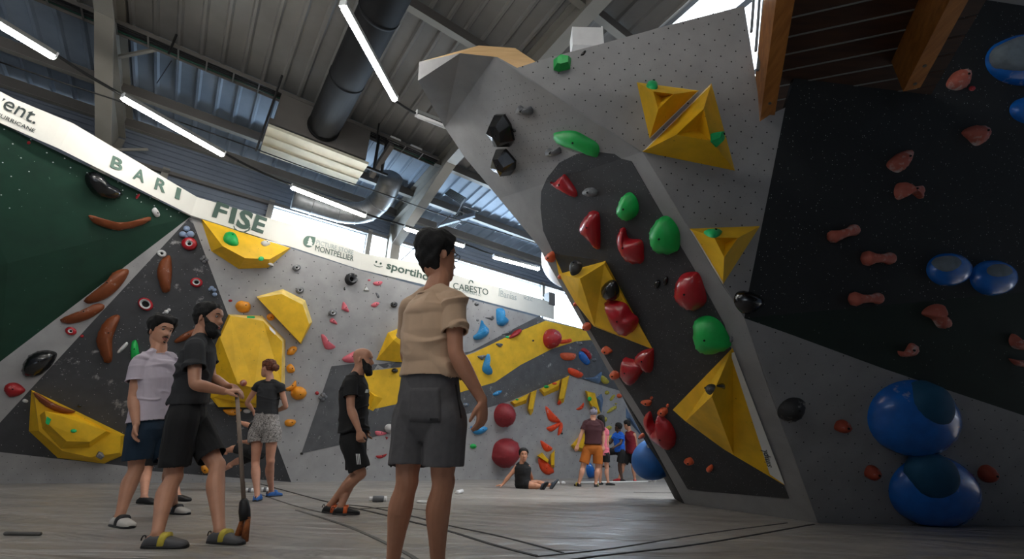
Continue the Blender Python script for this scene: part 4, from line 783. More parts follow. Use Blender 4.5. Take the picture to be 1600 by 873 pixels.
hold('small green chip low on the wall left of the large red ball', 'h_green', E_(739.6, 697, 5, 3.8, 7), .5); hold('blue scoop hold beside the hanging hand of the man in beige', 'h_sky', [(736, 666), (745, 668), (757, 666), (762, 669.5), (757, 675), (747, 679), (739, 675)], .5); hold('tiny brown chip right of the upper dark red ball', 'h_terra', E_(800, 661, 1.8, 1.8, 6), .5)
for lab, p in (('lime chip, topmost of the column on the far right wall', [(945.5, 612), (949, 610), (952.5, 613), (950, 616), (946, 615.5)]), ('lime slanted bar second in the far right column', [(953, 624), (957, 618), (961, 616.5), (959, 622), (955, 626)]), ('tiny grey chip third in the far right column', E_(962.5, 630.5, 2, 1.3, 6)), ('lime double foothold fourth in the far right column', [(948.5, 644), (955, 637), (963, 633.5), (963, 638), (956, 641), (951, 645)]), ('lime chip behind the dark-haired girl', E_(945.5, 655, 3, 4, 7)), ('lime foothold above the man in blue, level with his head', [(947, 668), (952, 664.5), (956, 667), (954, 671), (948, 672)]), ('lime foothold by the arm of the man in blue', [(947, 687), (950, 681), (957, 680), (956, 684), (950, 690)])): hold(lab, 'h_lime', p, .4)
hold('blue rounded hold at floor level behind the legs of the man in maroon', 'h_blue', [(917.5, 728), (921, 722), (927, 731), (928.8, 744), (921, 746), (917, 736)], .5)
volume('dark blue triangle volume seen past the edge of the leaning boulder', (985, 655), [(978, 636, 0), (1010, 690, 0), (991, 668, 0), (978, 652, 0), (985, 653, .15)], [(0, 1, 4), (1, 2, 4), (2, 3, 4), (3, 0, 4)], mt='h_slate')
# ---------------- boulder holds
for lab, p in (('coral cube hold on the outer edge of the leaning boulder, topmost', [(851.5, 401), (862, 392.5), (866.5, 398.5), (865, 409), (858, 407.5)]), ('coral knob on the outer edge beside the tall folded volume', E_(875, 432, 3, 4, 7)), ('small coral knob on the outer edge below the tall folded volume', E_(899, 475, 3, 3.4, 7)), ('coral ball on the outer edge level with the far wall top', E_(917, 510, 6.5, 6.5, 8)), ('coral double knob on the leaning face right of the outer edge', [(940, 545), (946, 541), (954, 546), (956, 550), (949, 553), (942, 550)]), ('coral hold on the grey edge strip left of the paired red holds', [(953, 584), (959, 579), (966, 582), (967, 590), (958, 593)]), ('small coral ball low on the grey edge strip', E_(968, 618, 3.8, 3.6, 7)), ('small coral ball on the edge strip above the big blue ball', E_(1004.5, 680, 3.8, 4.2, 7))): hold(lab, 'h_coral', p, .6)
hold('dark red fin hold at the top of the dark oval', 'h_red', [(860, 284), (865, 285.5), (879, 273.5), (884, 275), (899, 297.5), (899, 308), (887, 302.6), (868, 292)], .4); hold('small grey loop hold right of the top red fin', 'h_grey', [(910, 301), (915, 294.5), (925, 293.5), (933, 299), (931, 306), (917, 306.5)], .5)
hold('green drop hold, smallest of three on the dark face', 'h_green', [(964.6, 326.7), (971.5, 308), (982, 301), (992, 309.5), (996.6, 325), (994, 335), (985, 344), (975, 344), (966, 335)], .5)
hold('dark red leaf hold left of the smallest green drop', 'h_red', [(906, 359), (918, 333.6), (930, 331), (935.4, 342), (935.4, 388.6), (927, 380)], .45); hold('dark red hooked hold below the smallest green drop', 'h_red', [(964.6, 376.5), (968, 359), (975, 357.6), (980, 373), (1000.7, 376.5), (1004, 397), (1002, 411), (985, 411), (973, 397)], .45)
hold('green rounded hold, middle one of three on the dark face', 'h_green', [(1018, 356), (1030, 340.5), (1043.6, 340.5), (1057, 357.6), (1060, 376.5), (1055.7, 393.7), (1033, 396.5), (1021, 387), (1017, 369.7)], .5)
hold('tiny black foothold, left of a pair in mid face', 'h_black', E_(1027, 444, 4.2, 7, 8, .3), .5); hold('tiny black foothold, right of a pair in mid face', 'h_black', E_(1040, 439, 3.6, 7.5, 8, .2), .5)
hold('dark red rounded block right of the pair of tiny black footholds', 'h_red', [(1055, 452), (1061.7, 431.5), (1080.6, 426), (1091, 431.5), (1101, 462.4), (1099.5, 476), (1086, 485), (1070, 479.6), (1056.5, 466)], .5)
hold('green rounded hold, lowest of three, above the largest yellow volume', 'h_green', [(1084, 507), (1091, 497.5), (1108, 496), (1125, 507), (1139, 534.6), (1137, 545), (1115, 552.5), (1098, 550), (1087.5, 538)], .5); hold('tiny grey clip right of the lowest green hold', 'h_grey', E_(1142.5, 530, 3, 5, 7), .5)
hold('dark red cone hold, left of a touching pair', 'h_red', [(971.5, 572.6), (973.7, 560.7), (980, 560.7), (1000, 568), (1003, 580), (989, 600), (982, 599), (972.6, 585.7)], .5); hold('dark red cone hold, right of a touching pair', 'h_red', [(992, 559.6), (1000, 550), (1015, 545.4), (1020, 548.7), (1018, 579), (1010.6, 580), (1003, 572)], .5)
hold('coral foothold above the notched red hold, left one', 'h_coral', [(1001, 627), (1012, 624.6), (1017.7, 627), (1015, 633.7), (1006.7, 632)], .5); hold('tiny coral chip above the left coral foothold', 'h_coral', E_(1018, 621.5, 2.4, 2.6, 6), .5); hold('coral and white foothold in the mouth of the notched red hold', 'h_coral', [(1027, 644), (1032, 638), (1040.6, 637.4), (1043, 644), (1038, 650), (1030.5, 648.4)], .5); hold('tiny coral chip right of the notched red hold', 'h_coral', E_(1043, 633.5, 2.2, 3, 6), .5)
hk = hold('large dark red notched hold low on the dark face', 'h_red', [(1028.7, 646.6), (1038, 655), (1047, 664), (1054, 680.5), (1053.4, 693), (1049, 700.7), (1041.5, 700.7), (1023, 688), (1015, 677), (1022, 668), (1026, 660)], .42)
hn = hold('x', 'h_red', [(1006.7, 655), (1009.4, 646.6), (1014, 643.5), (1016.7, 648), (1019, 658), (1023, 665), (1030, 675), (1026, 688), (1014, 677)], .5, bolt=False, nm='horn')
for q in ('label', 'category'): del hn[q]
adopt(hn, hk)
hold('coral foothold low on the dark face, left one', 'h_coral', [(1068.6, 719), (1078, 714.8), (1083.6, 721.7), (1082, 725.4), (1074.5, 725)], .6); hold('coral foothold low on the dark face, nearest the bottom edge', 'h_coral', [(1104, 731), (1111, 726), (1114, 730), (1111, 737), (1105.6, 736.4)], .6)
hold('chalky black hold on the upper face of the tall folded volume', 'h_blackmat', [(890.7, 417.8), (896, 409), (906, 408), (909, 416), (902.7, 426), (892, 429)], .5); hold('glossy black round hold on the right face of the tall folded volume', 'h_black', [(940.5, 448.7), (949, 440), (959.5, 439.4), (966, 452), (964.6, 466), (952.6, 469), (942, 462)], .55)
hold('dark red rounded hold on the right face of the tall folded volume', 'h_red', [(945.7, 476), (954, 471), (975, 475.5), (985, 490), (995.5, 500), (990, 517), (975, 524), (961, 510.5)], .5)
hold('small black slot hold on the ridge of the largest boulder volume', 'h_blackmat', E_(1111, 608, 3.4, 9, 8, .5), .4); hold('small black three-lobed hold right of the black slot', 'h_black', [(1120, 603), (1127, 599.5), (1132, 600), (1132, 608), (1127, 606)], .4)
hold('glossy black angular hold near the nose, upper one', 'h_black', [(767.8, 196), (772, 180), (786, 180), (796, 196), (801.5, 220), (796, 229.5), (786, 228.5), (779, 216.5), (770.6, 209.6)], .6, fac=True); hold('glossy black angular hold near the nose, lower one', 'h_black', [(772, 254), (774.7, 234), (788, 233.7), (804, 252.6), (803, 264.6), (797, 274), (789.5, 267), (777.5, 264.6)], .6, fac=True)
hold('small dark grey two-lobed hold above the green flat hold', 'h_grey', [(806.7, 170), (812, 165), (820, 170), (829, 166.7), (830.7, 178.7), (808, 177.7)], .5); hold('tiny black clip right of the upper black angular hold', 'h_black', E_(803, 204, 3.4, 2.4, 6, .5), .4); hold('small dark grey loop hold left under the green flat hold', 'h_grey', [(852, 237), (856.5, 232), (866, 235), (873.7, 230), (874.7, 240.5), (855, 244)], .5)
hold('long flat green hold just above the dark oval', 'h_green', [(864, 209.6), (875, 206), (896, 205), (915, 214), (934, 227), (932, 245.7), (908, 237), (877, 227), (867, 220)], .22, fac=False)
gc_ = hold('green faceted box hold with a round hole near the boulder top', 'h_green', [(865, 93), (874, 86), (892.6, 91), (891, 106.5), (873.7, 110.7), (865, 108)], .7, fac=True, bolt=False); hold('tiny black clip right of the green box hold', 'h_black', [(907, 86), (913, 79), (916, 80), (912, 86)], .4)
loc, n = cast(875, 93); xx, yy = basis(n); addpart(gc_, 'hole', [loc + n * .004 + .028 * (math.cos(k * math.pi / 6) * xx + math.sin(k * math.pi / 6) * yy) for k in range(12)], [tuple(range(12))], 'hole_black')
hold('mint foothold on the upper yellow triangle', 'h_mint', [(1010, 131), (1018, 129.5), (1027, 132), (1026, 138), (1013, 136)], .35); hold('green block foothold on the right face of the lower yellow triangle', 'h_mint', [(1113, 208), (1120, 206), (1123, 223), (1121, 229), (1113, 220)], .7, fac=True); hold('mint half-disc foothold on the down-pointing triangle', 'h_mint', [(1101, 361), (1127, 361), (1124, 367), (1115, 370), (1105, 367)], .35)
hold('black spotted round hold where the boulder faces meet', 'h_black', [(1148.6, 466), (1154.5, 455.6), (1170, 455), (1189, 464), (1192, 476), (1177, 488), (1163, 490), (1151, 478)], .5); hold('matt black rounded hold on the lower grey face', 'h_blackmat', [(1217, 641), (1225, 629), (1239, 622), (1255.5, 625), (1257, 637), (1249.5, 653), (1235, 659), (1219, 653)], .5)
for lab, p in (('pinkish knob hold under the deck, upper right near the blue balls', [(1481, 129), (1492, 113), (1506, 108), (1514.4, 113), (1511, 134), (1499, 140), (1485, 137.5)]), ('pinkish pear-shaped hold right of and below the upper knob', [(1505, 206), (1519.6, 196.6), (1538.5, 197.6), (1545.4, 208), (1538.5, 221.6), (1526.5, 227), (1514.4, 216.5)]), ('pinkish wedge hold on the dark overhang, above the fish-shaped one', [(1388, 254), (1402.7, 240.5), (1420, 234), (1425.4, 239), (1418, 258), (1406, 269), (1391, 263)]), ('pinkish fish-shaped hold below the wedge', [(1399, 301), (1403, 287), (1415, 285), (1423, 292), (1442, 291), (1442, 308), (1437, 309.5), (1423, 301), (1406, 312)]),
    ('pinkish triangular hold below the pair of blue domes', [(1442, 490), (1454, 478), (1471.5, 475.5), (1475, 493), (1483.5, 503.7), (1482, 512), (1468, 512), (1457.7, 498.5)]), ('pinkish crescent hold on the dark green band', [(1404, 548), (1413, 550), (1423, 536), (1434.7, 541.5), (1432, 553.5), (1415, 558), (1406, 555)]), ('pinkish claw hold at the right picture edge, upper piece', [(1578, 530), (1583, 521), (1590, 528), (1604, 534), (1604, 546), (1588, 545), (1580, 539)]), ('pinkish claw hold at the right picture edge, lower piece', [(1577, 560), (1590, 562), (1604, 564), (1604, 573), (1588, 571)])): hold(lab, 'h_bone', p, .5)
def bone(lab, p0, p1, r0, r1, w):
    loc, n = cast((p0[0] + p1[0]) / 2, (p0[1] + p1[1]) / 2); pl = (n, n @ loc); a, b = hit(pl, *p0), hit(pl, *p1); s = np.linalg.norm(hit(pl, p0[0] + 1, p0[1]) - a); m = MB(); d = b - a
    P = [a - nrm(d) * r0 * s * .9, a - nrm(d) * r0 * s * .5, a, a + d * .25, a + d * .5, a + d * .75, b, b + nrm(d) * r1 * s * .5, b + nrm(d) * r1 * s * .9]; R = [.2 * r0 * s, .85 * r0 * s, r0 * s, w * s * 1.1, w * s, w * s * 1.1, r1 * s, .85 * r1 * s, .2 * r1 * s]
    P = [p + n * (.02 + w * s * .8 * (1 if 3 <= i <= 5 else .2)) for i, p in enumerate(P)]; m.tube(P, R, 14)
    o = setp(m.build('climbing_hold', M('h_bone'), None, True, loc), lab, 'hold', None)
    for q, r in ((a, r0), (b, r1)):
        c = q + n * (.02 + r * s * .98); x, y = basis(n); addpart(o, 'bolt', [c + n * .002 + .011 * (math.cos(k * math.pi / 4) * x + math.sin(k * math.pi / 4) * y) for k in range(8)], [tuple(range(8))], 'hole_black')
bone('pinkish bone-shaped hold, leftmost of three, tilted', (1299, 370), (1330, 360), 9.5, 8.5, 6); bone('pinkish bone-shaped hold, middle one, highest contrast ends', (1353, 404), (1385, 404), 11, 9, 6); bone('pinkish bone-shaped hold, lowest of three above the green band', (1333, 467), (1367, 466), 10.5, 8.5, 5.5)
hold('tiny red screw-on below the upper knob', 'h_redm', E_(1519, 138, 5, 4, 6), .4)
for lab, p in (('reddish brown knob on the lower grey face, upper left one', [(1305, 667.5), (1310, 658), (1322, 657), (1330, 667.5), (1320, 675.5), (1308, 673.5)]), ('reddish brown knob left of the lower big blue ball', [(1352.5, 738), (1358.6, 728), (1370.7, 730), (1375, 740), (1364.6, 749.5), (1354.5, 746)]), ('reddish brown knob right of the lower big blue ball', [(1530, 740), (1536, 729), (1548.5, 728), (1556, 738), (1548.5, 750), (1536, 752)])): hold(lab, 'h_terra', p, .7)
mat('h_blueball', (16, 88, 158), .55, .05); mat('h_bluematt', (18, 78, 112), .75, .05); mat('h_dirty', (110, 122, 132), .8, .12, 8)
def bigball(lab, cx, cy, rx, ry, kx, ky, kr, kry, kmat, hr=.55):
    loc, n = cast(cx, cy); pl = (n, n @ loc); off = 0
    out = [hit(pl, *p) for p in E_(cx, cy, rx, ry, 36)]; c = sum(out) / 36; R = np.mean([np.linalg.norm(p - c) for p in out]); h = R * hr; V = []; FA = []; J = 9
    for j in range(J):
        t = j / (J - .5) * math.pi / 2
        V += [c + (p - c) * math.cos(t) + n * h * math.sin(t) for p in out]
    for j in range(J - 1):
        for i in range(36): FA.append((j * 36 + i, j * 36 + (i + 1) % 36, (j + 1) * 36 + (i + 1) % 36, (j + 1) * 36 + i))
    FA.append(tuple(range((J - 1) * 36, J * 36))); o = mk('dome_volume', V, FA, M('h_blue'), None, True, loc); setp(o, lab, 'climbing volume', 'blue dome volumes')
    ko = [hit(pl, *p, h * .62) for p in E_(kx, ky, kr, kry, 28)]; kc = sum(ko) / 28; kR = np.mean([np.linalg.norm(p - kc) for p in ko]); V = []; FA = []
    for j in range(6):
        t = j / 5.5 * math.pi / 2; V += [kc - n * h * .45 * (j == -1) + (p - kc) * math.cos(t) ** .8 + n * (h * .42 * math.sin(t) - (h * .4 if j == 0 else 0)) for p in ko]
    for j in range(5):
        for i in range(28): FA.append((j * 28 + i, j * 28 + (i + 1) % 28, (j + 1) * 28 + (i + 1) % 28, (j + 1) * 28 + i))
    FA.append(tuple(range(140, 168))); mk('textured_knob', V, FA, M(kmat), o, True)
bigball('big glossy blue dome on the lower grey face, upper of two', 1424, 652, 69, 59, 1455, 636, 33, 37, 'h_bluematt'); bigball('big glossy blue dome touching the mats, lower of two', 1456, 766, 68, 55, 1461, 745, 35, 36, 'h_bluematt')
bigball('blue dome with chalky knob on the dark overhang, left of a pair', 1481, 421, 34, 26, 1482, 413, 20, 14, 'h_dirty'); bigball('blue dome with chalky knob on the dark overhang, right of a pair', 1550, 434, 35, 28, 1560, 425, 20, 13, 'h_dirty')
bigball('blue dome with chalky knob at the top right picture edge', 1598, 95, 59, 39, 1606, 84, 46, 28, 'h_dirty'); bigball('smaller blue dome cut by the right picture edge', 1612, 172, 35, 22, 1622, 166, 18, 12, 'h_dirty')
bcn = atY(1022, 716, 7.55); V, FA = ball(bcn, (.36, .36, .31), 36, 24, nrm((1, .2, .2)), nrm((-.2, 1, 0)), (0, 0, 1)); o = setp(mk('dome_volume', V, FA, M('h_blueball'), None, True), 'big blue ball volume behind the bottom of the leaning edge', 'climbing volume', 'blue dome volumes')
o2 = sticker(o, (nrm(CAM - bcn), nrm(CAM - bcn) @ bcn), [(1010, 695), (1012.5, 694), (1015, 699), (1012.5, 700)], 'label_white', .27)
# ---------------- loose things on the mats
def lying(lab, cat, nm, p0, p1, r, mts, parts=None, z=None):
    a, b = ground(*p0), ground(*p1); a[2] = b[2] = z or r; d = b - a; root = empty(nm, (a + b) / 2 - np.array([0, 0, r]), lab, cat)
    for (t0, t1, k, n_, m_) in parts: V, FA = tube([a + d * t0, a + d * (t0 + .02), a + d * (t1 - .02), a + d * t1], [r * k * .8, r * k, r * k, r * k * .8], 14); mk(n_, V, FA, M(m_), root, True)
lying('grey bottle with white ends lying on the mats by the bald man', 'bottle', 'bottle', (576, 784), (604, 784), .037, 0, [(0, .2, .7, 'cap', 'white_plastic'), (.2, .82, 1, 'body', 'h_grey'), (.82, 1, .85, 'base', 'white_plastic')])
lying('white roll of tape lying near the legs of the man in beige', 'tape', 'tape_roll', (714, 772), (722, 770), .03, 0, [(0, 1, 1, 'roll', 'white_plastic')])
lying('white tube on the mats left of the blue shoes', 'tube', 'cardboard_tube', (383, 769), (396, 769), .03, 0, [(0, 1, 1, 'roll', 'white_plastic'), (.3, .7, 1.04, 'wrap', 'h_grey')]); lying('white tube on the mats between the blue shoes', 'tube', 'cardboard_tube', (407, 768), (420, 768), .03, 0, [(0, 1, 1, 'roll', 'white_plastic'), (.3, .7, 1.04, 'wrap', 'h_grey')])
lying('dark stick lying at the lower left on the mats', 'stick', 'brush_stick', (6, 836), (63, 837), .012, 0, [(0, 1, 1, 'shaft', 'seam_grey')])
lying('long pale pole lying behind the man in maroon', 'pole', 'brush_pole', (906, 755), (1012, 753), .018, 0, [(0, 1, 1, 'shaft', 'label_white')])
for lab, x, y in (('small white chalk bag near the pole end, left one', 1016, 752), ('small white chalk bag near the pole end, right one', 1023, 752), ('white chalk pot left of the man in maroon', 871, 757), ('second white chalk pot, nearest the green shoe', 880, 757)):
    p = ground(x, y); m = MB(); m.add(*ball(p + np.array([0, 0, .038]), (.06, .05, .04), 12, 8)); setp(m.build('chalk_bag', M('white_plastic'), None, True, p), lab, 'chalk bag')
p = ground(663, 785); V, FA = tube([p + np.array([.09 * math.cos(t), .09 * math.sin(t), .012]) for t in np.linspace(0, 2 * math.pi, 25)], .012, 6); setp(mk('ring', V, FA, M('label_white'), None, True), 'flat pale ring on the mats beside the legs of the man in beige', 'ring')
# ================================================================== people
mat('skin_tan', (194, 136, 106), .5, .05, 8); mat('skin_mid', (196, 142, 114), .5, .05, 8); mat('skin_fair', (206, 150, 124), .5, .05, 8); mat('skin_deep', (74, 50, 40), .5, .05, 8); mat('skin_brown', (146, 94, 66), .5, .05, 8)
mat('hair_black', (13, 11, 11), .75, .25, 60, .3, 160); mat('hair_brown', (44, 30, 24), .6, .25, 50, .3, 140); mat('hair_auburn', (104, 56, 34), .6, .25, 50, .3, 140); mat('stubble', (120, 84, 70), .6, .1, 60)
mat('c_beige', (204, 172, 142), .85, .04, 5, .05, 200, sheen=.15); mat('c_black', (24, 24, 26), .85, .08, 5, .05, 200); mat('c_charcoal', (44, 45, 48), .85, .06, 5, .05, 200); mat('c_lilac', (196, 186, 198), .85, .03, 5, .05, 200)
mat('c_greyshort', (88, 86, 88), .85, .05, 30, .06, 220); mat('c_navy', (22, 46, 66), .85, .06, 5, .05, 200); mat('c_pattern', (196, 190, 186), .8, 0, 60, c2=(70, 66, 64)); mat('c_maroon', (70, 34, 40), .85, .06, 5); mat('c_rust', (172, 94, 26), .85, .06, 5); mat('c_ochre', (196, 122, 20), .85, .06, 5)
mat('c_pink', (236, 122, 142), .85, .06, 5); mat('c_royal', (20, 92, 196), .85, .06, 5); mat('c_red', (120, 22, 34), .85, .06, 5); mat('c_cap', (150, 146, 160), .8, .25, 40); mat('c_white', (225, 225, 225), .8, .03)
mat('s_black', (26, 26, 28), .55, .1); mat('s_grey', (86, 86, 88), .6, .1); mat('s_yellow', (210, 190, 70), .6, .1); mat('s_red', (180, 30, 36), .6, .1); mat('s_white', (200, 196, 190), .6, .1); mat('s_orange', (216, 100, 44), .6, .1); mat('s_blue', (42, 98, 168), .6, .1); mat('s_slate', (70, 80, 92), .6, .1)
mat('eye_white', (150, 138, 130), .3, 0); mat('eye_dark', (20, 16, 14), .3, 0); mat('lip', (160, 92, 82), .5, .04); mat('broom_wood', (142, 124, 110), .6, .12, 4, stretch=(8, 8, 1)); mat('bristle', (150, 84, 40), .8, .2, 40)
def wob(P, seed, f):
    r = np.random.default_rng(seed); out = np.zeros(len(P))
    for i in range(10):
        k = r.normal(size=3) * np.asarray(f); out += np.sin(P @ k + r.uniform(0, 6.3)) / 3.2
    return out
def sst(a, b, x): t = np.clip((x - a) / (b - a), 0, 1); return t * t * (3 - 2 * t)
def bake(V, FA, voxel, smooth, mt, fold=0., seed=1, freq=(16, 16, 26), holes=(), name='body'):
    me = mesh(name, V, FA, None); o = bpy.data.objects.new('tmp', me); COL.objects.link(o)
    m = o.modifiers.new('r', 'REMESH'); m.mode = 'VOXEL'; m.voxel_size = voxel; m.adaptivity = 0
    if smooth: s = o.modifiers.new('s', 'SMOOTH'); s.iterations = smooth; s.factor = .5
    dg = bpy.context.evaluated_depsgraph_get(); out = bpy.data.meshes.new_from_object(o.evaluated_get(dg)); bpy.data.objects.remove(o); bpy.data.meshes.remove(me)
    n = len(out.vertices); c = np.empty(n * 3); out.vertices.foreach_get('co', c); c = c.reshape(-1, 3)
    if fold:
        nn = np.empty(n * 3); out.vertices.foreach_get('normal', nn); nn = nn.reshape(-1, 3)
        w = 1 - np.abs(wob(c, seed, freq)) * 2.2; w = np.clip(w, -.15, 1); w2 = np.clip(.55 + .8 * wob(c, seed + 9, np.array(freq) * .35), 0, 1.2)
        c = c + nn * (fold * (w * w2))[:, None]; out.vertices.foreach_set('co', c.ravel())
    if holes:
        bm = bmesh.new(); bm.from_mesh(out); kill = []
        for f in bm.faces:
            q = np.array(f.calc_center_median()); nv = np.array(f.normal)
            for (hc, ax, R) in holes:
                t = (q - hc) @ ax
                if -voxel * 1.5 < t < .035 and np.linalg.norm((q - hc) - ax * t) < R and nv @ ax > .8: kill.append(f); break
        bmesh.ops.delete(bm, geom=kill, context='FACES'); bm.to_mesh(out); bm.free()
    out.materials.clear(); out.materials.append(mt); out.polygons.foreach_set('use_smooth', [True] * len(out.polygons)); out.name = name; out.update(); return out
class Bag(MB):
    def limb(s, P, R, sub=4, n=14):
        P = [np.asarray(p, float) for p in P]; Q = catmull([np.append(p, r) for p, r in zip(P, R)], sub); C = [q[:3] for q in Q]; r = [max(.003, q[3]) for q in Q]
        d0 = nrm(C[0] - C[1]); d1 = nrm(C[-1] - C[-2])
        C = [C[0] + d0 * r[0] * .8, C[0] + d0 * r[0] * .45] + C + [C[-1] + d1 * r[-1] * .45, C[-1] + d1 * r[-1] * .8]; r = [r[0] * .45, r[0] * .85] + r + [r[-1] * .85, r[-1] * .45]
        return s.tube(C, r, n)
    def cut(s, P, R, sub=4, n=18):
        Q = catmull([np.append(np.asarray(p, float), r) for p, r in zip(P, R)], sub); return s.tube([q[:3] for q in Q], [q[3] for q in Q], n)
    def loft(s, rings, n=28, ex=2.4):
        """rings: (centre, x-axis, y-axis, rx, ry)"""
        V = []; FA = []
        for c, x, y, rx, ry in rings:
            for k in range(n):
                t = 2 * math.pi * k / n; ct, st = math.cos(t), math.sin(t)
                V.append(np.asarray(c) + np.asarray(x) * rx * np.sign(ct) * abs(ct) ** (2 / ex) + np.asarray(y) * ry * np.sign(st) * abs(st) ** (2 / ex))
        for j in range(len(rings) - 1):
            for k in range(n): FA.append((j * n + k, j * n + (k + 1) % n, (j + 1) * n + (k + 1) % n, (j + 1) * n + k))
        FA += [tuple(range(n))[::-1], tuple(range((len(rings) - 1) * n, len(rings) * n))]; return s.add(V, FA)
# ---- head: horizontal sections of a skull with a face pushed out of the front
HT = np.array([(-.122, .066, .020, .014), (-.112, .084, .002, .032), (-.095, .091, -.022, .046), (-.072, .091, -.052, .057), (-.048, .091, -.070, .063), (-.022, .090, -.084, .068), (.004, .087, -.093, .072), (.028, .092, -.099, .075), (.052, .091, -.101, .076), (.076, .080, -.095, .070), (.096, .058, -.079, .056), (.109, .030, -.053, .036), (.116, 0, -.022, .012)])
def headgrid(nz=56, nt=64):
    z = np.concatenate([np.linspace(-.122, .09, nz - 14), .09 + .026 * np.sin(np.linspace(0, math.pi / 2, 15))[1:]])
    from_ = lambda k: np.interp(z, HT[:, 0], HT[:, k]); xf, xb, hw = from_(1), from_(2), from_(3)
    k = np.array([.25, .5, .25])
    for _ in range(2):
        for a in (xf, xb, hw): a[1:-1] = np.convolve(a, k, 'valid')
    t = np.linspace(0, 2 * math.pi, nt, endpoint=False); ct, st = np.cos(t), np.sin(t); e = 2 / 2.25
    cx = (xf + xb) / 2; rx = (xf - xb) / 2
    X = cx[:, None] + rx[:, None] * (np.sign(ct) * abs(ct) ** e)[None]; Y = hw[:, None] * (np.sign(st) * abs(st) ** e)[None]; Z = np.repeat(z[:, None], nt, 1)
    return X, Y, Z, t
def gridfaces(nz, nt):
    FA = [(j * nt + k, j * nt + (k + 1) % nt, (j + 1) * nt + (k + 1) % nt, (j + 1) * nt + k) for j in range(nz - 1) for k in range(nt)]
    return FA + [tuple(range(nt))[::-1], tuple(range((nz - 1) * nt, nz * nt))]
def face(X, Y, Z):
    fr = (X > 0.02)
    nz_ = np.interp(Z, [-.052, -.043, -.032, .012, .03], [0, .55, 1, .12, 0]); X = X + fr * .031 * nz_ * np.exp(-(Y / (.012 + .004 * (Z < -.02))) ** 2)
    X = X - fr * .011 * np.exp(-((abs(Y) - .032) / .014) ** 2 - ((Z - .010) / .011) ** 2) + fr * .005 * np.exp(-((Z - .032) / .009) ** 2) * np.exp(-(Y / .05) ** 4)
    X = X + fr * np.exp(-(Y / .022) ** 2) * (.006 * np.exp(-((Z + .066) / .006) ** 2) + .006 * np.exp(-((Z + .079) / .006) ** 2) - .003 * np.exp(-((Z + .0725) / .003) ** 2) + .006 * np.exp(-((Z + .106) / .011) ** 2))
    return X + fr * .004 * np.exp(-((abs(Y) - .045) / .014) ** 2 - ((Z + .02) / .016) ** 2), Y, Z
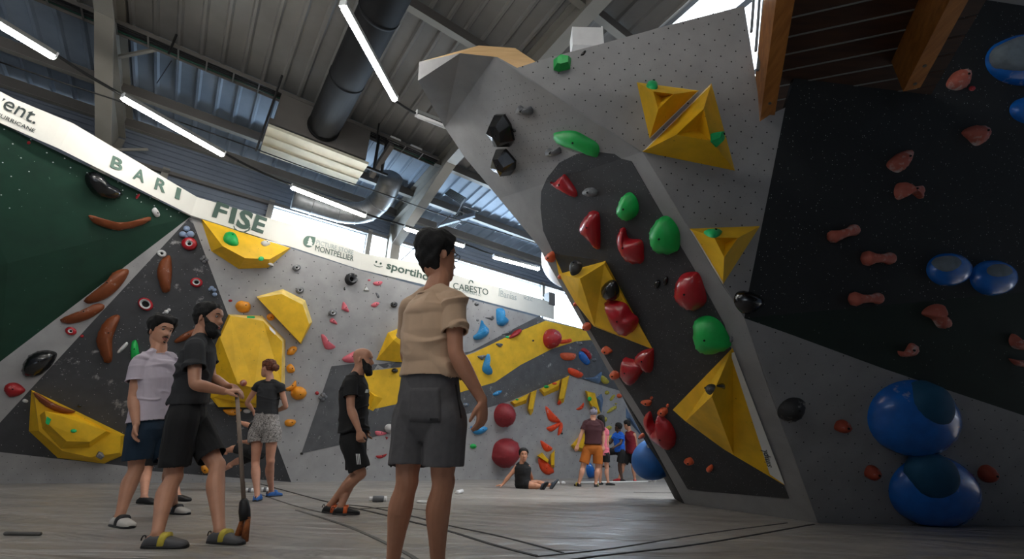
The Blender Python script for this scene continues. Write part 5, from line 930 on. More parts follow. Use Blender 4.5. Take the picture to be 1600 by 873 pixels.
def human(name, lab, J, Y0, fdir, skin, H=1.78, voxel=.006, male=True, shirt=None, shorts=None, hair=None, beard=None, shoes='s_black', hands=True, faced=True, folds=.012, heavy=1., tilt=0., fine=True, grp=None, toe=None, chest=None, hand_kw={}, seed=3, hs=1., plant='LR'):
    k = H / 1.78; W = {n: atY(p[0], p[1], Y0 + (p[2] if len(p) > 2 else 0)) for n, p in J.items()}
    sh = (W['shL'] + W['shR']) / 2; hp = (W['hipL'] + W['hipR']) / 2; spine = nrm(sh - hp)
    xs = nrm(W['shR'] - W['shL']); xh = nrm(W['hipR'] - W['hipL'])
    for S in 'LR':
        if S in plant:
            if Y0 < 8: W['an' + S] = atZ(*J['an' + S][:2], .072 * k)
            else: W['an' + S][2] = .072 * k
    base = np.array([hp[0], hp[1], 0]); root = empty(name, base, lab, 'person', grp)
    nw = heavy * (1 if male else .82); bag = Bag(); neck = W['neck']; hc = W['head']
    f = nrm(fdir); up = nrm(np.array([0, 0, 1.]) + f * tilt); up = nrm(up - f * (up @ f)); lf = np.cross(up, f); k2 = k * (1.05 if male else 1.0) * hs
    HW = lambda x, y, z: hc + (x * f + y * lf + z * up) * k2
    X, Y, Z, t = headgrid(); nz, nt = X.shape; FX, FY, FZ = face(X, Y, Z)
    bag.add(list(hc + (FX.ravel()[:, None] * f + FY.ravel()[:, None] * lf + FZ.ravel()[:, None] * up) * k2), gridfaces(nz, nt))
    for sgn in (-1, 1):
        bag.add(*ball(HW(-.012, .077 * sgn, -.012), (.017 * k, .007 * k, .031 * k), 12, 8, nrm(f * .8 + lf * sgn * .5), nrm(lf * sgn - f * .5), up))
    bag.limb([sh + (neck - sh) * .5, neck + (hc - neck) * .2, HW(-.018, 0, -.06), HW(-.018, 0, -.02)], [.072 * k * nw, .062 * k * nw, .060 * k * nw, .058 * k], 4)
    for S in 'LR': bag.limb([neck + (hc - neck) * .12, sh + (W['sh' + S] - sh) * .45 + spine * .03 * k, W['sh' + S] - spine * .005], [.036 * k * nw, .038 * k * nw, .036 * k * nw], 3)
    wd = (1 if male else .88) * heavy; def_y = lambda x: nrm(np.cross(x, spine))
    cx = lambda t_: nrm(xh * (1 - t_) + xs * t_); cp = lambda t_: hp * (1 - t_) + sh * t_
    cv = .84 if shirt else 1.; T = [(-.16, .140, .095), (0, .150, .104), (.22, .150 * cv, .108 * cv), (.42, .146 * cv, .104 * cv), (.68, .166 * cv, .116 * cv), (.88, .170 * cv, .108 * cv), (1.0, .140 * cv, .088 * cv), (1.07, .078, .066)]
    bag.loft([(cp(a), cx(a), def_y(cx(a)), rx * k * wd, ry * k * wd) for a, rx, ry in T])
    am = (1 if male else .84) * heavy
    for S in 'LR':
        a, e, w = W['sh' + S], W['el' + S], W['wr' + S]
        bag.limb([sh + (a - sh) * .55, a, a + (e - a) * .35, e + (a - e) * .12, e + (w - e) * .05, e + (w - e) * .28, w + (e - w) * .25, w], [.048 * k * am, .050 * k * am, .048 * k * am, .040 * k * am, .040 * k * am, .043 * k * am, .031 * k * am, .026 * k * am], 3)
        hd = nrm(hand_kw.get('d' + S, nrm(w - e))); pn = nrm(hand_kw.get('n' + S, np.cross(hd, (0, 0, 1)) if abs(hd[2]) < .8 else (f - hd * (f @ hd)))); pn = nrm(pn - hd * (pn @ hd)); curl = hand_kw.get('c' + S, .45); sd = nrm(np.cross(hd, pn)) * hand_kw.get('t' + S, 1)
        if hands:
            bag.loft([(w - hd * .012, sd, pn, .026 * k * am, .020 * k * am), (w + hd * .02 * k, sd, pn, .031 * k * am, .018 * k), (w + hd * .055 * k, sd, pn, .040 * k * am, .017 * k), (w + hd * .09 * k, sd, pn, .041 * k * am, .014 * k), (w + hd * .098 * k, sd, pn, .036 * k * am, .010 * k)], 20)
            for q, ln in ((.031, .068), (.0105, .079), (-.0105, .074), (-.031, .058)):
                p = w + hd * .088 * k + sd * q * k; P = [p - hd * .01]; d = hd; 
                for g, fr in ((.6, .42), (1.1, .33), (.8, .25)):
                    an = curl * g; d = nrm(d * math.cos(an) + pn * math.sin(an)); P.append(P[-1] + d * ln * fr * k)
                bag.limb(P, [.0092 * k, .0088 * k, .0082 * k, .0072 * k], 3, 10)
            p = w + hd * .022 * k + sd * .024 * k; d = nrm(hd * .75 + sd * .6 + pn * .35); P = [p, p + d * .034 * k]; d = nrm(hd * .9 + sd * .18 + pn * .4); P += [P[-1] + d * .03 * k]; d = nrm(hd * .9 + pn * .6); P += [P[-1] + d * .024 * k]
            bag.limb(P, [.015 * k, .012 * k, .010 * k, .008 * k], 3, 10)
        else: bag.limb([w, w + hd * .09 * k, w + hd * .15 * k], [.024 * k, .034 * k, .018 * k], 3)
        # leg
        h, kn, an = W['hip' + S], W['kn' + S], W['an' + S]; lm = (1 if male else .95) * (heavy * .5 + .5)
        d = nrm(an - kn); td = nrm(toe[S] if toe else (f[0], f[1], 0)); calf = -td * .014
        bag.limb([h + (hp - h) * .3 + (hp - kn) * .06, h + (kn - h) * .2, h + (kn - h) * .55, kn + (h - kn) * .1, kn + td * .008, kn + (an - kn) * .12, kn + (an - kn) * .32 + calf, kn + (an - kn) * .62 + calf * .6, an + (kn - an) * .1, an], [.088 * k * lm, .090 * k * lm, .074 * k * lm, .057 * k * lm, .056 * k * lm, .053 * k * lm, .060 * k * lm, .046 * k * lm, .036 * k * lm, .036 * k * lm], 3)
        fx = nrm(toe[S + '3']) if toe and S + '3' in toe else td
        fu = nrm(np.array([0, 0, 1.]) - fx * fx[2]); sole = an - fu * .070 * k
        for nm_, sc, dst in (('foot', .90, bag),) if True else ():
            sx = nrm(np.cross(fx, fu)); ST = [(-.062, .018, .03, .035), (-.05, .031, .058, .03), (-.02, .036, .085, .03), (.03, .038, .082, .02), (.08, .043, .058, .012), (.13, .046, .044, .008), (.165, .040, .036, .008), (.187, .022, .022, .012)]
            R = [(sole + fx * a * k + fu * (hh / 2 + .002) * k, sx, fu, w_ * k * sc, hh / 2 * k * sc) for a, w_, hh, _ in ST]; bag.loft(R, 18)
        if shoes:
            mS = shoes if isinstance(shoes, str) else shoes[0]; acc = mS if isinstance(shoes, str) else shoes[1]; ks = MB.__new__(Bag); MB.__init__(ks)
            R = [(sole + fx * a * k * 1.03 + fu * (hh / 2 * (.86 if a < .05 else .98) + .001) * k, sx, fu, w_ * k * 1.08, hh / 2 * k * (.86 if a < .05 else 1.1)) for a, w_, hh, _ in ST]; ks.loft(R, 20, 2.8)
            so = mk('shoe', ks.V, ks.F, M(mS), root, True)
            if fine:
                sb = Bag(); sb.loft([(sole + fx * a * k * 1.04 + fu * .006 * k, sx, fu, w_ * k * 1.1, .012 * k) for a, w_, hh, _ in ST], 20, 3); mk('sole', sb.V, sb.F, M('s_black'), so, True)
                sb = Bag(); sb.loft([(sole + fx * (.035 + q) * k + fu * .038 * k, sx, fu, .047 * k, .047 * k) for q in (0, .012, .028, .04)], 18); mk('strap', sb.V, sb.F, M(acc), so, True)
                V, FA = tube([sole - fx * .056 * k + fu * .046 * k + (fu * math.sin(a_) * .02 - fx * (1 - math.cos(a_)) * .012) * k for a_ in np.linspace(-.6, 3.6, 9)], .004 * k, 6); mk('pull_loop', V, FA, M('s_black'), so, True)
    body = link('body', bake(bag.V, bag.F, voxel, 2 if fine else 1, M(skin), name='body'), root)
    # eyes, brows, lips
    if faced and fine:
        for sgn in (-1, 1):
            V, FA = ball(HW(.0745, .031 * sgn, .0105), .0115 * k, 12, 8); ey = mk('eye', V, FA, M('eye_white'), root, True); V, FA = ball(HW(.0822, .031 * sgn, .0105), .0058 * k, 10, 6); mk('iris', V, FA, M('eye_dark'), ey, True)
            if hair: V, FA = tube([HW(.090 - .0 * q, (.016 + .008 * q) * sgn, .030 + .005 * math.sin(q * .8)) - f * .004 * q * q * .25 * k for q in range(5)], [.002 * k, .0045 * k, .0045 * k, .004 * k, .002 * k], 8); mk('eyebrow', V, FA, M(hair.get('mat', 'hair_black')), root, True)
        m = Bag(); 
        for zz in (-.0675, -.0785): m.limb([HW(.0945 - .008, -.02, -.0725), HW(.0965, -.009, zz), HW(.098, 0, zz), HW(.0965, .009, zz), HW(.0945 - .008, .02, -.0725)], [.0015, .0045, .005, .0045, .0015], 3, 8)
        mk('lips', m.V, m.F, M('lip'), root, True)
    th = np.minimum(t, 2 * math.pi - t)[None] + 0 * Z     # 0 front .. pi back
    def shell(nm, off, mt, parent=root, rough=.0, sd=1, fr=90):
        cx_ = -.004; L = np.sqrt((X - cx_) ** 2 + Y ** 2 + (Z - .01) ** 2) + 1e-6
        P = np.stack([X, Y, Z], -1).reshape(-1, 3); o_ = off.ravel() + rough * wob(P, sd, (fr, fr, fr)) * (off.ravel() > 0)
        D = np.stack([(X - cx_) / L, Y / L, (Z - .01) / L], -1).reshape(-1, 3); Q = P + D * o_[:, None]
        return mk(nm, list(hc + (Q[:, :1] * f + Q[:, 1:2] * lf + Q[:, 2:] * up) * k2), gridfaces(nz, nt), M(mt), parent, True)
    if hair:
        fz = hair.get('front', .074); line = np.interp(th, [0, .55, .95, 1.25, 1.45, 1.75, 2.2, math.pi], [fz, fz - .002, fz - .03, .012, -.02, -.004, hair.get('nape', -.062), hair.get('nape', -.062)])
        msk = sst(line - .006, line + .008, Z); top = sst(.02, .09, Z); th_ = hair.get('side', .010) + (hair.get('top', .022) - hair.get('side', .010)) * top
        shell('hair', -.012 + msk * (.014 + th_ * sst(line - .004, line + .045, Z)), hair.get('mat', 'hair_black'), rough=hair.get('rough', .004), sd=seed, fr=hair.get('fr', 110))
        if 'bun' in hair:
            V, FA = ball(HW(*hair['bun'][:3]), hair['bun'][3] * k, 18, 12); V = [v + nrm(v - HW(*hair['bun'][:3])) * .006 * math.sin(v[0] * 160 + v[2] * 210) for v in V]; mk('hair_bun', V, FA, M(hair['mat']), root, True)
        if 'tail' in hair:
            tb = Bag(); tb.limb([HW(-.09, 0, .04), HW(-.115, 0, -.06), HW(-.11, 0, -.17), HW(-.09, 0, -.25)], [.04, .05, .045, .02], 4); mk('long_hair', tb.V, tb.F, M(hair['mat']), root, True)
    if beard:
        msk = sst(.0, .012, np.interp(th, [0, .3, .6, 1.0, 1.35, 1.5, 1.7], [-.050, -.047, -.036, -.030, .01, .0, -.2]) - Z) * (th < 1.62); lipgap = np.exp(-((Z + .073) / .008) ** 2 - (Y / .02) ** 2)
        off = -.012 + msk * (.012 + beard.get('len', .012) * sst(-.05, -.11, Z) + beard.get('base', .006)) - lipgap * .012
        shell('beard', np.where(msk > 0, off, -.012), beard.get('mat', 'hair_black'), rough=beard.get('rough', .003), sd=seed + 2, fr=140)
    if 'cap' in (hair or {}): pass
    # clothes
    res = {'root': root, 'W': W, 'HW': HW, 'f': f, 'lf': lf, 'up': up, 'k': k, 'spine': spine, 'sh': sh, 'hp': hp}
    if shirt:
        w_ = shirt.get('w', 1.) * wd; b0 = shirt.get('bottom', -.10); g = Bag(); fl_ = shirt.get('flare', 1.)
        T = [(b0, .180 * fl_, .130 * fl_), (max(.10, b0 + .07), .177, .128), (max(.28, b0 + .14), .168, .122), (max(.48, b0 + .2), .167, .121), (.70, .182, .130), (.90, .182, .118), (1.0, .150, .098), (1.06, .098, .080), (1.10, .082, .072)]
        g.loft([(cp(a), cx(a), def_y(cx(a)), rx * k * w_, ry * k * w_ * shirt.get('d', 1)) for a, rx, ry in T]); holes = [(cp(b0), -spine, .25)]
        for S in 'LR': g.limb([neck + (sh - neck) * .35, sh + (W['sh' + S] - sh) * .45 + spine * .042 * k, W['sh' + S] + spine * .006], [.050 * k * nw, .052 * k * nw, .050 * k * nw], 3)
        for S in 'LR':
            a, e = W['sh' + S], W['el' + S]; sl = shirt.get('sleeve', .62)
            if sl > 0:
                en = a + (e - a) * sl; g.cut([sh + (a - sh) * .5 - spine * .01, a - spine * .004, a + (e - a) * sl * .5, en], [.066 * k * am, .066 * k * am, .069 * k * am * shirt.get('sw', 1), .070 * k * am * shirt.get('sw', 1)], 4); holes.append((en, nrm(e - a), .075 * k))
            else: g.limb([sh + (a - sh) * .4 + spine * .01, sh + (a - sh) * .8 + spine * .012], [.06 * k * am, .052 * k * am], 3)
        so = link('shirt', bake(g.V, g.F, voxel, 5, M(shirt['mat']), folds, seed, shirt.get('freq', (9, 9, 24)), holes, 'shirt'), root); res['shirt'] = so
        if fine:
            V, FA = tube([cp(1.085) + (x_ * xs * .081 + y_ * def_y(xs) * .073) * k * heavy for x_, y_ in [(math.cos(a), math.sin(a)) for a in np.linspace(0, 2 * math.pi, 25)]], .007 * k, 8); mk('collar', V, FA, M(shirt['mat']), so, True)
            for S in 'LR':
                if shirt.get('sleeve', .62) > 0:
                    a, e = W['sh' + S], W['el' + S]; en = a + (e - a) * (shirt.get('sleeve', .62) - .015); x_, y_ = frame(e - a); V, FA = tube([en + (x_ * math.cos(q) + y_ * math.sin(q)) * .069 * k * am * shirt.get('sw', 1) for q in np.linspace(0, 2 * math.pi, 21)], .006 * k, 6); mk('sleeve_hem', V, FA, M(shirt['mat']), so, True)
    if shorts:
        w_ = shorts.get('w', 1.) * wd; g = Bag(); wt = shorts.get('waist', .12)
        g.loft([(cp(-.27), xh, def_y(xh), .120 * k * w_, .085 * k * w_), (cp(-.16), xh, def_y(xh), .152 * k * w_, .114 * k * w_), (cp(-.05), xh, def_y(xh), .176 * k * w_, .128 * k * w_), (cp(.04), xh, def_y(xh), .172 * k * w_, .124 * k * w_), (cp(wt * .8), cx(wt), def_y(cx(wt)), .158 * k * w_, .114 * k * w_), (cp(wt), cx(wt), def_y(cx(wt)), .150 * k * w_, .106 * k * w_)]); holes = []
        L_ = shorts.get('len', .75)
        for S in 'LR':
            h, kn = W['hip' + S], W['kn' + S]; en = h + (kn - h) * L_; r = shorts.get('r', 1.)
            g.cut([h + (hp - kn) * .10 + (hp - h) * .25, h + (kn - h) * .15, h + (kn - h) * L_ * .55, en], [.098 * k * w_, .108 * k * w_, .106 * k * w_ * r, .104 * k * w_ * r], 4); holes.append((en, nrm(kn - h), .12 * k))
        so = link('shorts', bake(g.V, g.F, voxel, 6, M(shorts['mat']), folds * .8, seed + 4, shorts.get('freq', (18, 18, 7)), holes, 'shorts'), root); res['shorts'] = so
    return res
# the man in beige, nearest
p1 = human('person', 'man seen from behind in beige t-shirt and grey shorts, standing nearest', {'head': (683, 401), 'neck': (687, 439, .0), 'shL': (642, 479, .10), 'shR': (709, 469, -.10), 'elL': (635, 552, .28), 'elR': (712, 552, -.16), 'wrL': (650, 585, .50), 'wrR': (754, 626, -.12),
    'hipL': (648, 640, .06), 'hipR': (698, 640, -.04), 'knL': (635, 752, .02), 'knR': (691, 752, -.03), 'anL': (613, 880, -.02), 'anR': (683, 886, -.04)}, 2.38, (.72, .69, .06), 'skin_tan', 1.80, .005, shirt=dict(mat='c_beige', sleeve=.62, bottom=.29, w=.97, sw=.94), shorts=dict(mat='c_greyshort', len=.80, waist=.38, r=1.0, w=.98), hair=dict(mat='hair_black', top=.026, side=.014, nape=-.112, rough=.005), hs=1.11, shoes=('s_black', 's_grey'), toe={'L': (.35, 1, 0), 'R': (.75, .65, 0)}, folds=.016, hand_kw=dict(dR=(.02, .12, -1), nR=(-.8, .5, 0), cR=.5, tR=-1), seed=11)
HW = p1['HW']; m = Bag()
gl = empty('eyeglasses', HW(.09, 0, .01), 'black-framed eyeglasses on the man in beige', 'eyeglasses')
for s in (-1, 1):
    V, FA = tube([HW(.100, .033 * s + .023 * math.cos(a), .008 + .017 * math.sin(a)) for a in np.linspace(0, 2 * math.pi, 19)], .0022, 6); mk('rim', V, FA, M('h_black'), gl, True)
    V, FA = tube([HW(.098, .057 * s, .014), HW(.04, .078 * s, .014), HW(-.02, .081 * s, .008)], .0022, 6); mk('temple', V, FA, M('h_black'), gl, True)
V, FA = tube([HW(.103, -.01, .014), HW(.105, 0, .016), HW(.103, .01, .014)], .002, 6); mk('bridge', V, FA, M('h_black'), gl, True)
def patch(parent, nm, ctr, ax, ay, w, h, mt, d, dep=.004):
    """a sewn-on piece: rounded rectangle laid on the cloth, w by h metres"""
    me_o = parent; bv = BVHTree.FromPolygons([tuple(np.array(v.co) + ROOT[me_o.name]) for v in me_o.data.vertices], [tuple(p.vertices) for p in me_o.data.polygons]); V = []; N = 8
    for j in range(N + 1):
        for i in range(N + 1):
            p = ctr + ax * w * (i / N - .5) + ay * h * (j / N - .5); r = bv.ray_cast(Vector(p - d * .5), Vector(d)); q = np.array(r[0]) if r[0] else p; V.append(q - d * dep)
    FA = [(j * (N + 1) + i, j * (N + 1) + i + 1, (j + 1) * (N + 1) + i + 1, (j + 1) * (N + 1) + i) for j in range(N) for i in range(N)]; n = len(V); V += [v + d * (dep + .004) for v in V]
    b = [i for i in range(N + 1)] + [(j + 1) * (N + 1) + N for j in range(N)] + [N * (N + 1) + i for i in range(N - 1, -1, -1)] + [j * (N + 1) for j in range(N - 1, 0, -1)]
    FA += [(b[i], b[(i + 1) % len(b)], b[(i + 1) % len(b)] + n, b[i] + n) for i in range(len(b))]; return mk(nm, V, FA, M(mt), parent, True)
def at_cloth(o, px, py):
    bv = BVHTree.FromPolygons([tuple(np.array(v.co) + ROOT[o.name]) for v in o.data.vertices], [tuple(p.vertices) for p in o.data.polygons]); r = bv.ray_cast(Vector(CAM), Vector(ray(px, py)).normalized())
    return np.array(r[0]) if r[0] else None
d = nrm(ray(665, 630)); c = at_cloth(p1['shorts'], 664, 632)
if c is not None:
    patch(p1['shorts'], 'back_pocket', c, _cr, _cu, .15, .17, 'c_greyshort', d, .005); c2 = at_cloth(p1['shorts'], 678, 655)
    if c2 is not None: patch(p1['shorts'], 'pocket_tab', c2, _cr, _cu, .04, .012, 's_black', d, .009)
    c3 = at_cloth(p1['shorts'], 716, 626)
    if c3 is not None: patch(p1['shorts'], 'side_zip', c3, nrm(_cr - .0 * _cu), nrm(_cu - .12 * _cr), .008, .17, 's_black', d, .004)
# the bearded man with the broom
p2 = human('person', 'bearded man in black t-shirt and black shorts leaning on a broom handle', {'head': (326, 498), 'neck': (316, 518, 0), 'shL': (320, 537, .20), 'shR': (305, 540, -.18), 'elL': (330, 590, .22), 'elR': (304, 600, -.24), 'wrL': (355, 603, .0), 'wrR': (352, 612, -.10),
    'hipL': (296, 644, .10), 'hipR': (288, 645, -.09), 'knL': (338, 727, .06), 'knR': (270, 745, -.08), 'anL': (343, 829, .02), 'anR': (245, 835, -.06)}, 3.55, (1, .04, .02), 'skin_mid', 1.80, .0055, shirt=dict(mat='c_charcoal', sleeve=.60, bottom=.12, w=.98), shorts=dict(mat='c_black', len=.85, waist=.22, w=.96, r=.98), hair=dict(mat='hair_black', top=.020, side=.012, nape=-.06), beard=dict(len=.030, base=.008), shoes=('s_grey', 's_yellow'), toe={'L': (1, -.15, 0), 'R': (1, .15, 0)}, hand_kw=dict(dL=(1, -.3, -.1), nL=(0, -.35, -1), cL=.95, tL=1, dR=(1, .25, .15), nR=(0, .3, -1), cR=.9, tR=-1), seed=5)
a, b_ = atY(370, 612, 3.46), atY(381, 783, 3.42); c_ = atY(383, 812, 3.42); e_ = ground(384, 826)
bro = empty('broom', e_, 'upright broom with worn wooden handle held by the bearded man', 'broom')
V, FA = tube([a, b_], .014, 12); mk('handle', V, FA, M('broom_wood'), bro, True); V, FA = tube([b_ + (a - b_) * .02, b_, (b_ + c_) / 2, c_], [.018, .028, .036, .034], 14); mk('socket', V, FA, M('s_black'), bro, True)
m = Bag()
for q in (-1, 1): m.loft([(c_ + np.array([.018 * q, 0, .02]), np.array([1., 0, 0]), np.array([0, 1., 0]), .012, .02), (np.array([c_[0] + .026 * q, c_[1], .012]), np.array([1., 0, 0]), np.array([0, 1., 0]), .022, .03)], 12)
mk('bristles', m.V, m.F, M('bristle'), bro, True)
# the man in the pale shirt
p3 = human('person', 'dark-haired man with moustache in pale lilac t-shirt and navy shorts', {'head': (251, 518), 'neck': (248, 545, 0), 'shL': (266, 562, .14), 'shR': (219, 564, -.14), 'elL': (274, 618, .20), 'elR': (208, 622, -.16), 'wrL': (272, 660, .10), 'wrR': (213, 663, -.20),
    'hipL': (240, 668, .08), 'hipR': (222, 668, -.08), 'knL': (266, 724, .12), 'knR': (212, 732, -.06), 'anL': (271, 789, .10), 'anR': (187, 806, -.06)}, 4.15, (.94, -.34, .0), 'skin_mid', 1.80, .006, shirt=dict(mat='c_lilac', sleeve=.56, bottom=.08, w=1.0, sw=1.08, flare=1.04), shorts=dict(mat='c_navy', len=.80, waist=.2), hair=dict(mat='hair_black', top=.046, side=.014, nape=-.05, rough=.010, fr=60, front=.068), shoes=('s_white', 's_black'), toe={'L': (1, -.2, 0), 'R': (.9, -.4, 0)}, hand_kw=dict(dR=(.15, 0, -1), nR=(.9, .3, 0), cR=.45, tR=1), seed=8)
HW = p3['HW']; m = Bag(); m.limb([HW(.088, -.026, -.062), HW(.098, -.012, -.056), HW(.100, 0, -.055), HW(.098, .012, -.056), HW(.088, .026, -.062)], [.002, .005, .005, .005, .002], 3, 8); m.limb([HW(.094, -.008, -.098), HW(.096, 0, -.103), HW(.094, .008, -.098)], [.003, .007, .003], 3, 8); mk('moustache', m.V, m.F, M('hair_black'), p3['root'], True)
# hidden climber behind them: black shorts and shoes show
p11 = human('person', 'person in black shorts hidden behind the man in pale shirt, bare calves showing', {'head': (258, 574), 'neck': (255, 598, 0), 'shL': (270, 608, .12), 'shR': (240, 608, -.12), 'elL': (276, 645, .1), 'elR': (236, 645, -.1), 'wrL': (272, 676, .05), 'wrR': (238, 676, -.1), 'hipL': (262, 676, .06), 'hipR': (246, 676, -.06), 'knL': (268, 724, 0), 'knR': (231, 728, 0), 'anL': (277, 772, 0), 'anR': (225, 776, 0)}, 6.0, (1, .1, 0), 'skin_fair', 1.72, .009, shirt=dict(mat='c_black', sleeve=.6), shorts=dict(mat='c_black', len=.95), hair=dict(mat='hair_brown'), fine=False, hands=False, toe={'L': (1, -.1, 0), 'R': (1, -.1, 0)}, seed=12)
# the woman
p4 = human('person', 'woman in black top and patterned shorts with auburn hair in a bun', {'head': (419, 575), 'neck': (422, 591, 0), 'shL': (404, 601, .03), 'shR': (438, 603, -.03), 'elL': (386, 629, .10), 'elR': (447, 635, .02), 'wrL': (396, 642, .32), 'wrR': (432, 642, .24), 'hipL': (404, 665, .02), 'hipR': (426, 666, -.02), 'knL': (399, 722, 0), 'knR': (422, 720, .03), 'anL': (402, 773, 0), 'anR': (424, 767, .06)}, 6.2, (-.92, .38, -.1), 'skin_fair', 1.70, .007, male=False, shirt=dict(mat='c_charcoal', sleeve=.28, bottom=.27, w=1.0), shorts=dict(mat='c_pattern', len=.46, waist=.34, w=1.16, r=1.08), hair=dict(mat='hair_auburn', top=.016, side=.012, nape=-.05, bun=(-.135, -.01, -.012, .05)), shoes=('s_blue', 's_blue'), toe={'L': (-.3, 1, 0), 'R': (.4, 1, 0)}, hand_kw=dict(cL=.6, cR=.6), seed=14)
# climber crouched low behind her
p12 = human('person', 'climber in black clinging low on the wall behind the woman in patterned shorts', {'head': (421, 664), 'neck': (412, 668, 0), 'shL': (404, 668, -.05), 'shR': (408, 680, .12), 'elL': (388, 664, .0), 'elR': (392, 690, .2), 'wrL': (377, 660, .12), 'wrR': (380, 690, .3), 'hipL': (400, 706, -.05), 'hipR': (406, 708, .12), 'knL': (368, 700, -.05), 'knR': (376, 718, .1), 'anL': (352, 704, .0), 'anR': (358, 726, .1)}, 7.4, (-.3, .9, .2), 'skin_fair', 1.65, .009, shirt=dict(mat='c_black', sleeve=.7), shorts=dict(mat='c_black', len=.98, r=.8), hair=dict(mat='hair_brown'), fine=False, hands=False, shoes=None, toe={'L': (-.8, .5, 0), 'R': (-.8, .4, -.3)}, seed=15, plant='')
# the bald man
p5 = human('person', 'bald man with full dark beard in black t-shirt and black striped shorts', {'head': (567, 562), 'neck': (561, 579, 0), 'shL': (560, 593, .2), 'shR': (548, 595, -.18), 'elL': (566, 640, .22), 'elR': (548, 638, -.22), 'wrL': (572, 668, .18), 'wrR': (561, 672, -.24), 'hipL': (556, 684, .1), 'hipR': (548, 684, -.1), 'knL': (556, 738, .08), 'knR': (563, 739, -.08), 'anL': (532, 791, .1), 'anR': (516, 789, -.06)}, 5.1, (1, .05, .0), 'skin_mid', 1.80, .006, shirt=dict(mat='c_black', sleeve=.58, bottom=.10, w=1.04, d=1.08), shorts=dict(mat='c_black', len=.90, waist=.2, w=.98), beard=dict(len=.034, base=.008), shoes=('s_black', 's_orange'), toe={'L': (.9, .2, 0), 'R': (.95, -.1, 0), 'R3': (.96, -.1, -.12)}, heavy=1.06, hs=1.08, hand_kw=dict(dR=(.25, 0, -1), nR=(.3, .9, 0), cR=.9, tR=1), seed=21)
for q in range(3):
    c = at_cloth(p5['shorts'], 557.5 + q * 2.4, 717)
    if c is not None: patch(p5['shorts'], 'stripe', c, _cr, nrm(_cu - .1 * _cr), .010, .11, 'c_white', nrm(ray(560, 717)), .004)
c = at_cloth(p5['shirt'], 574, 611)
if c is not None: patch(p5['shirt'], 'chest_print', c, _cr, nrm(_cu + .3 * _cr), .045, .04, 'c_white', nrm(ray(574, 611)), .003)
# the seated man
p6 = human('person', 'young man in black sleeveless top sitting on the mats leaning on one arm', {'head': (818, 711), 'neck': (816, 723, 0), 'shL': (809, 728, .04), 'shR': (824, 728, -.04), 'elL': (796, 743, .0), 'elR': (829, 742, .16), 'wrL': (785, 757, -.03), 'wrR': (833, 755, .3), 'hipL': (811, 757, .08), 'hipR': (822, 757, -.10), 'knL': (838, 754, .12), 'knR': (836, 759, -.16), 'anL': (860, 758, .02), 'anR': (846, 760, -.2)}, 9.7, (.12, -1, .02), 'skin_tan', 1.76, .010, shirt=dict(mat='c_black', sleeve=0, bottom=-.05), shorts=dict(mat='c_black', len=.45, w=1.0), hair=dict(mat='hair_black', top=.026, side=.016), shoes=('s_slate', 's_slate'), toe={'L': (1, -.2, 0), 'R': (1, -.4, 0), 'L3': (.6, -.1, .8), 'R3': (.45, -.6, .75)}, folds=.006, hand_kw=dict(dL=(-.8, -.5, -.1), nL=(0, 0, -1), cL=.1), seed=31, plant='')
# the group on the right
p7 = human('person', 'man in maroon t-shirt and orange shorts wearing a pale cap, seen from behind', {'head': (927, 644.5), 'neck': (926.5, 653, 0), 'shL': (916, 660, .03), 'shR': (938, 661, -.03), 'elL': (908, 679, .0), 'elR': (943, 680, 0), 'wrL': (902.5, 695, -.03), 'wrR': (942, 696, -.03), 'hipL': (919, 699, .02), 'hipR': (934, 699, -.02), 'knL': (911, 729, 0), 'knR': (934, 730, 0), 'anL': (904.5, 754, 0), 'anR': (931, 758, 0)}, 10.8, (.05, 1, -.05), 'skin_fair', 1.80, .010, shirt=dict(mat='c_maroon', sleeve=.6, bottom=.13, w=1.06), shorts=dict(mat='c_rust', len=.82, waist=.12, w=1.0), shoes=('s_black', 's_yellow'), toe={'L': (-.3, 1, 0), 'R': (.3, 1, 0)}, hair=dict(mat='hair_brown', top=.01, side=.008), faced=False, heavy=1.05, folds=.006, seed=41)
HW = p7['HW']; cpn = Bag(); V, FA = ball(HW(-.006, 0, .025), (.122, .098, .112), 20, 12, p7['f'], p7['lf'], p7['up']); cap_ = empty('cap', HW(0, 0, .03), 'pale patterned cap on the head of the man in maroon', 'cap'); mk('crown', [v for v in V], FA, M('c_cap'), cap_, True)
V, FA = ball(HW(.15, 0, .02), (.07, .07, .008), 16, 8, p7['f'], p7['lf'], p7['up']); mk('visor', V, FA, M('c_cap'), cap_, True)
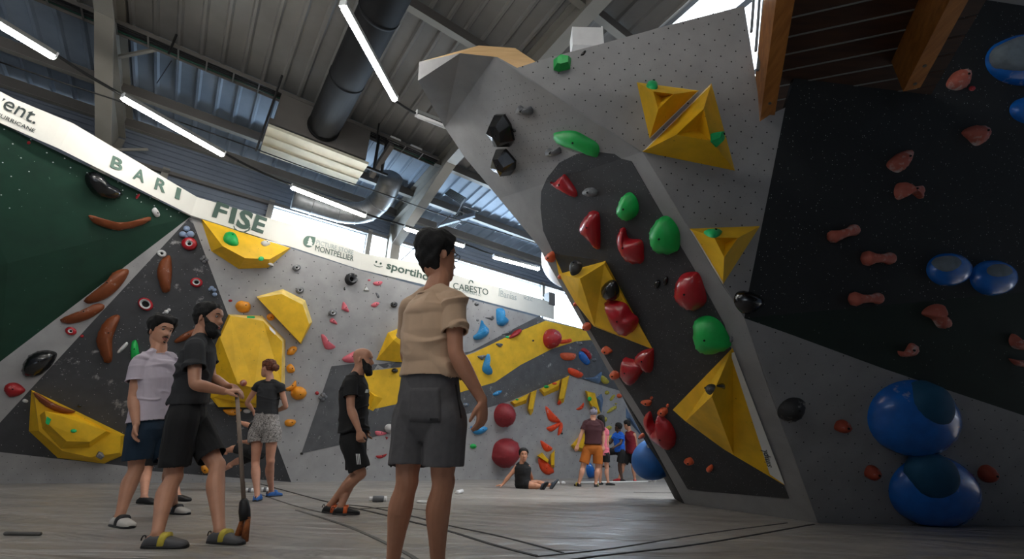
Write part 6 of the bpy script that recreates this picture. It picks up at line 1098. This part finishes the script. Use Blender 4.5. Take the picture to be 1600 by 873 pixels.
p8 = human('person', 'dark-haired girl in pink top and black shorts beside the man in maroon', {'head': (939, 656), 'neck': (941.5, 667, 0), 'shL': (935, 673, .08), 'shR': (948, 673, -.1), 'elL': (935, 688, .1), 'elR': (949, 690, -.12), 'wrL': (937, 700, .1), 'wrR': (949, 703, -.1), 'hipL': (940, 708, .06), 'hipR': (947, 708, -.08), 'knL': (938, 730, .05), 'knR': (948, 731, -.05), 'anL': (938, 752, .05), 'anR': (950, 753, -.05)}, 11.6, (-.3, .9, 0), 'skin_fair', 1.66, .011, male=False, shirt=dict(mat='c_pink', sleeve=.4, bottom=-.1, w=1.06), shorts=dict(mat='c_black', len=.6, w=1.05), hair=dict(mat='hair_black', tail=1, top=.02, side=.015), shoes=('s_black', 's_black'), toe={'L': (.4, 1, 0), 'R': (1, .3, 0)}, faced=False, fine=False, hands=False, seed=51)
p9 = human('person', 'man in bright blue t-shirt with one knee raised, facing the far wall', {'head': (966, 667), 'neck': (967, 675.5, 0), 'shL': (961.5, 679, .1), 'shR': (972, 679, -.1), 'elL': (954.5, 691, .1), 'elR': (970, 692, -.2), 'wrL': (947, 695, .2), 'wrR': (962, 697, -.25), 'hipL': (964, 704, .1), 'hipR': (972, 705, -.1), 'knL': (948, 706, .2), 'knR': (968, 727, -.05), 'anL': (950, 726, .25), 'anR': (971.5, 743, -.05)}, 13.6, (-.75, .6, .1), 'skin_deep', 1.74, .012, shirt=dict(mat='c_royal', sleeve=.6, bottom=-.08), shorts=dict(mat='c_black', len=.8), hair=dict(mat='hair_black', top=.012, side=.010), shoes=('s_black', 's_black'), toe={'L': (-.8, .5, 0), 'R': (.1, -.5, 0)}, faced=False, fine=False, hands=False, seed=61, plant='R')
p10 = human('person', 'man in dark red tank top and black shorts with red shoe, at far wall', {'head': (980, 663.5), 'neck': (983, 672, 0), 'shL': (979, 677.5, .14), 'shR': (991, 678, -.12), 'elL': (980, 690, .1), 'elR': (994, 692, -.1), 'wrL': (974, 703, .1), 'wrR': (993, 704, -.05), 'hipL': (983, 706, .08), 'hipR': (991, 706, -.08), 'knL': (974, 727, .1), 'knR': (989, 728, -.05), 'anL': (967, 744, .1), 'anR': (992, 746, -.05)}, 13.8, (-.7, .65, -.2), 'skin_mid', 1.76, .012, shirt=dict(mat='c_red', sleeve=0, bottom=-.1, w=1.05), shorts=dict(mat='c_black', len=.85, w=1.05), hair=dict(mat='hair_black', top=.022), shoes=('s_red', 's_red'), toe={'L': (-.9, -.3, 0), 'R': (.2, 1, 0)}, faced=False, fine=False, hands=False, seed=71)
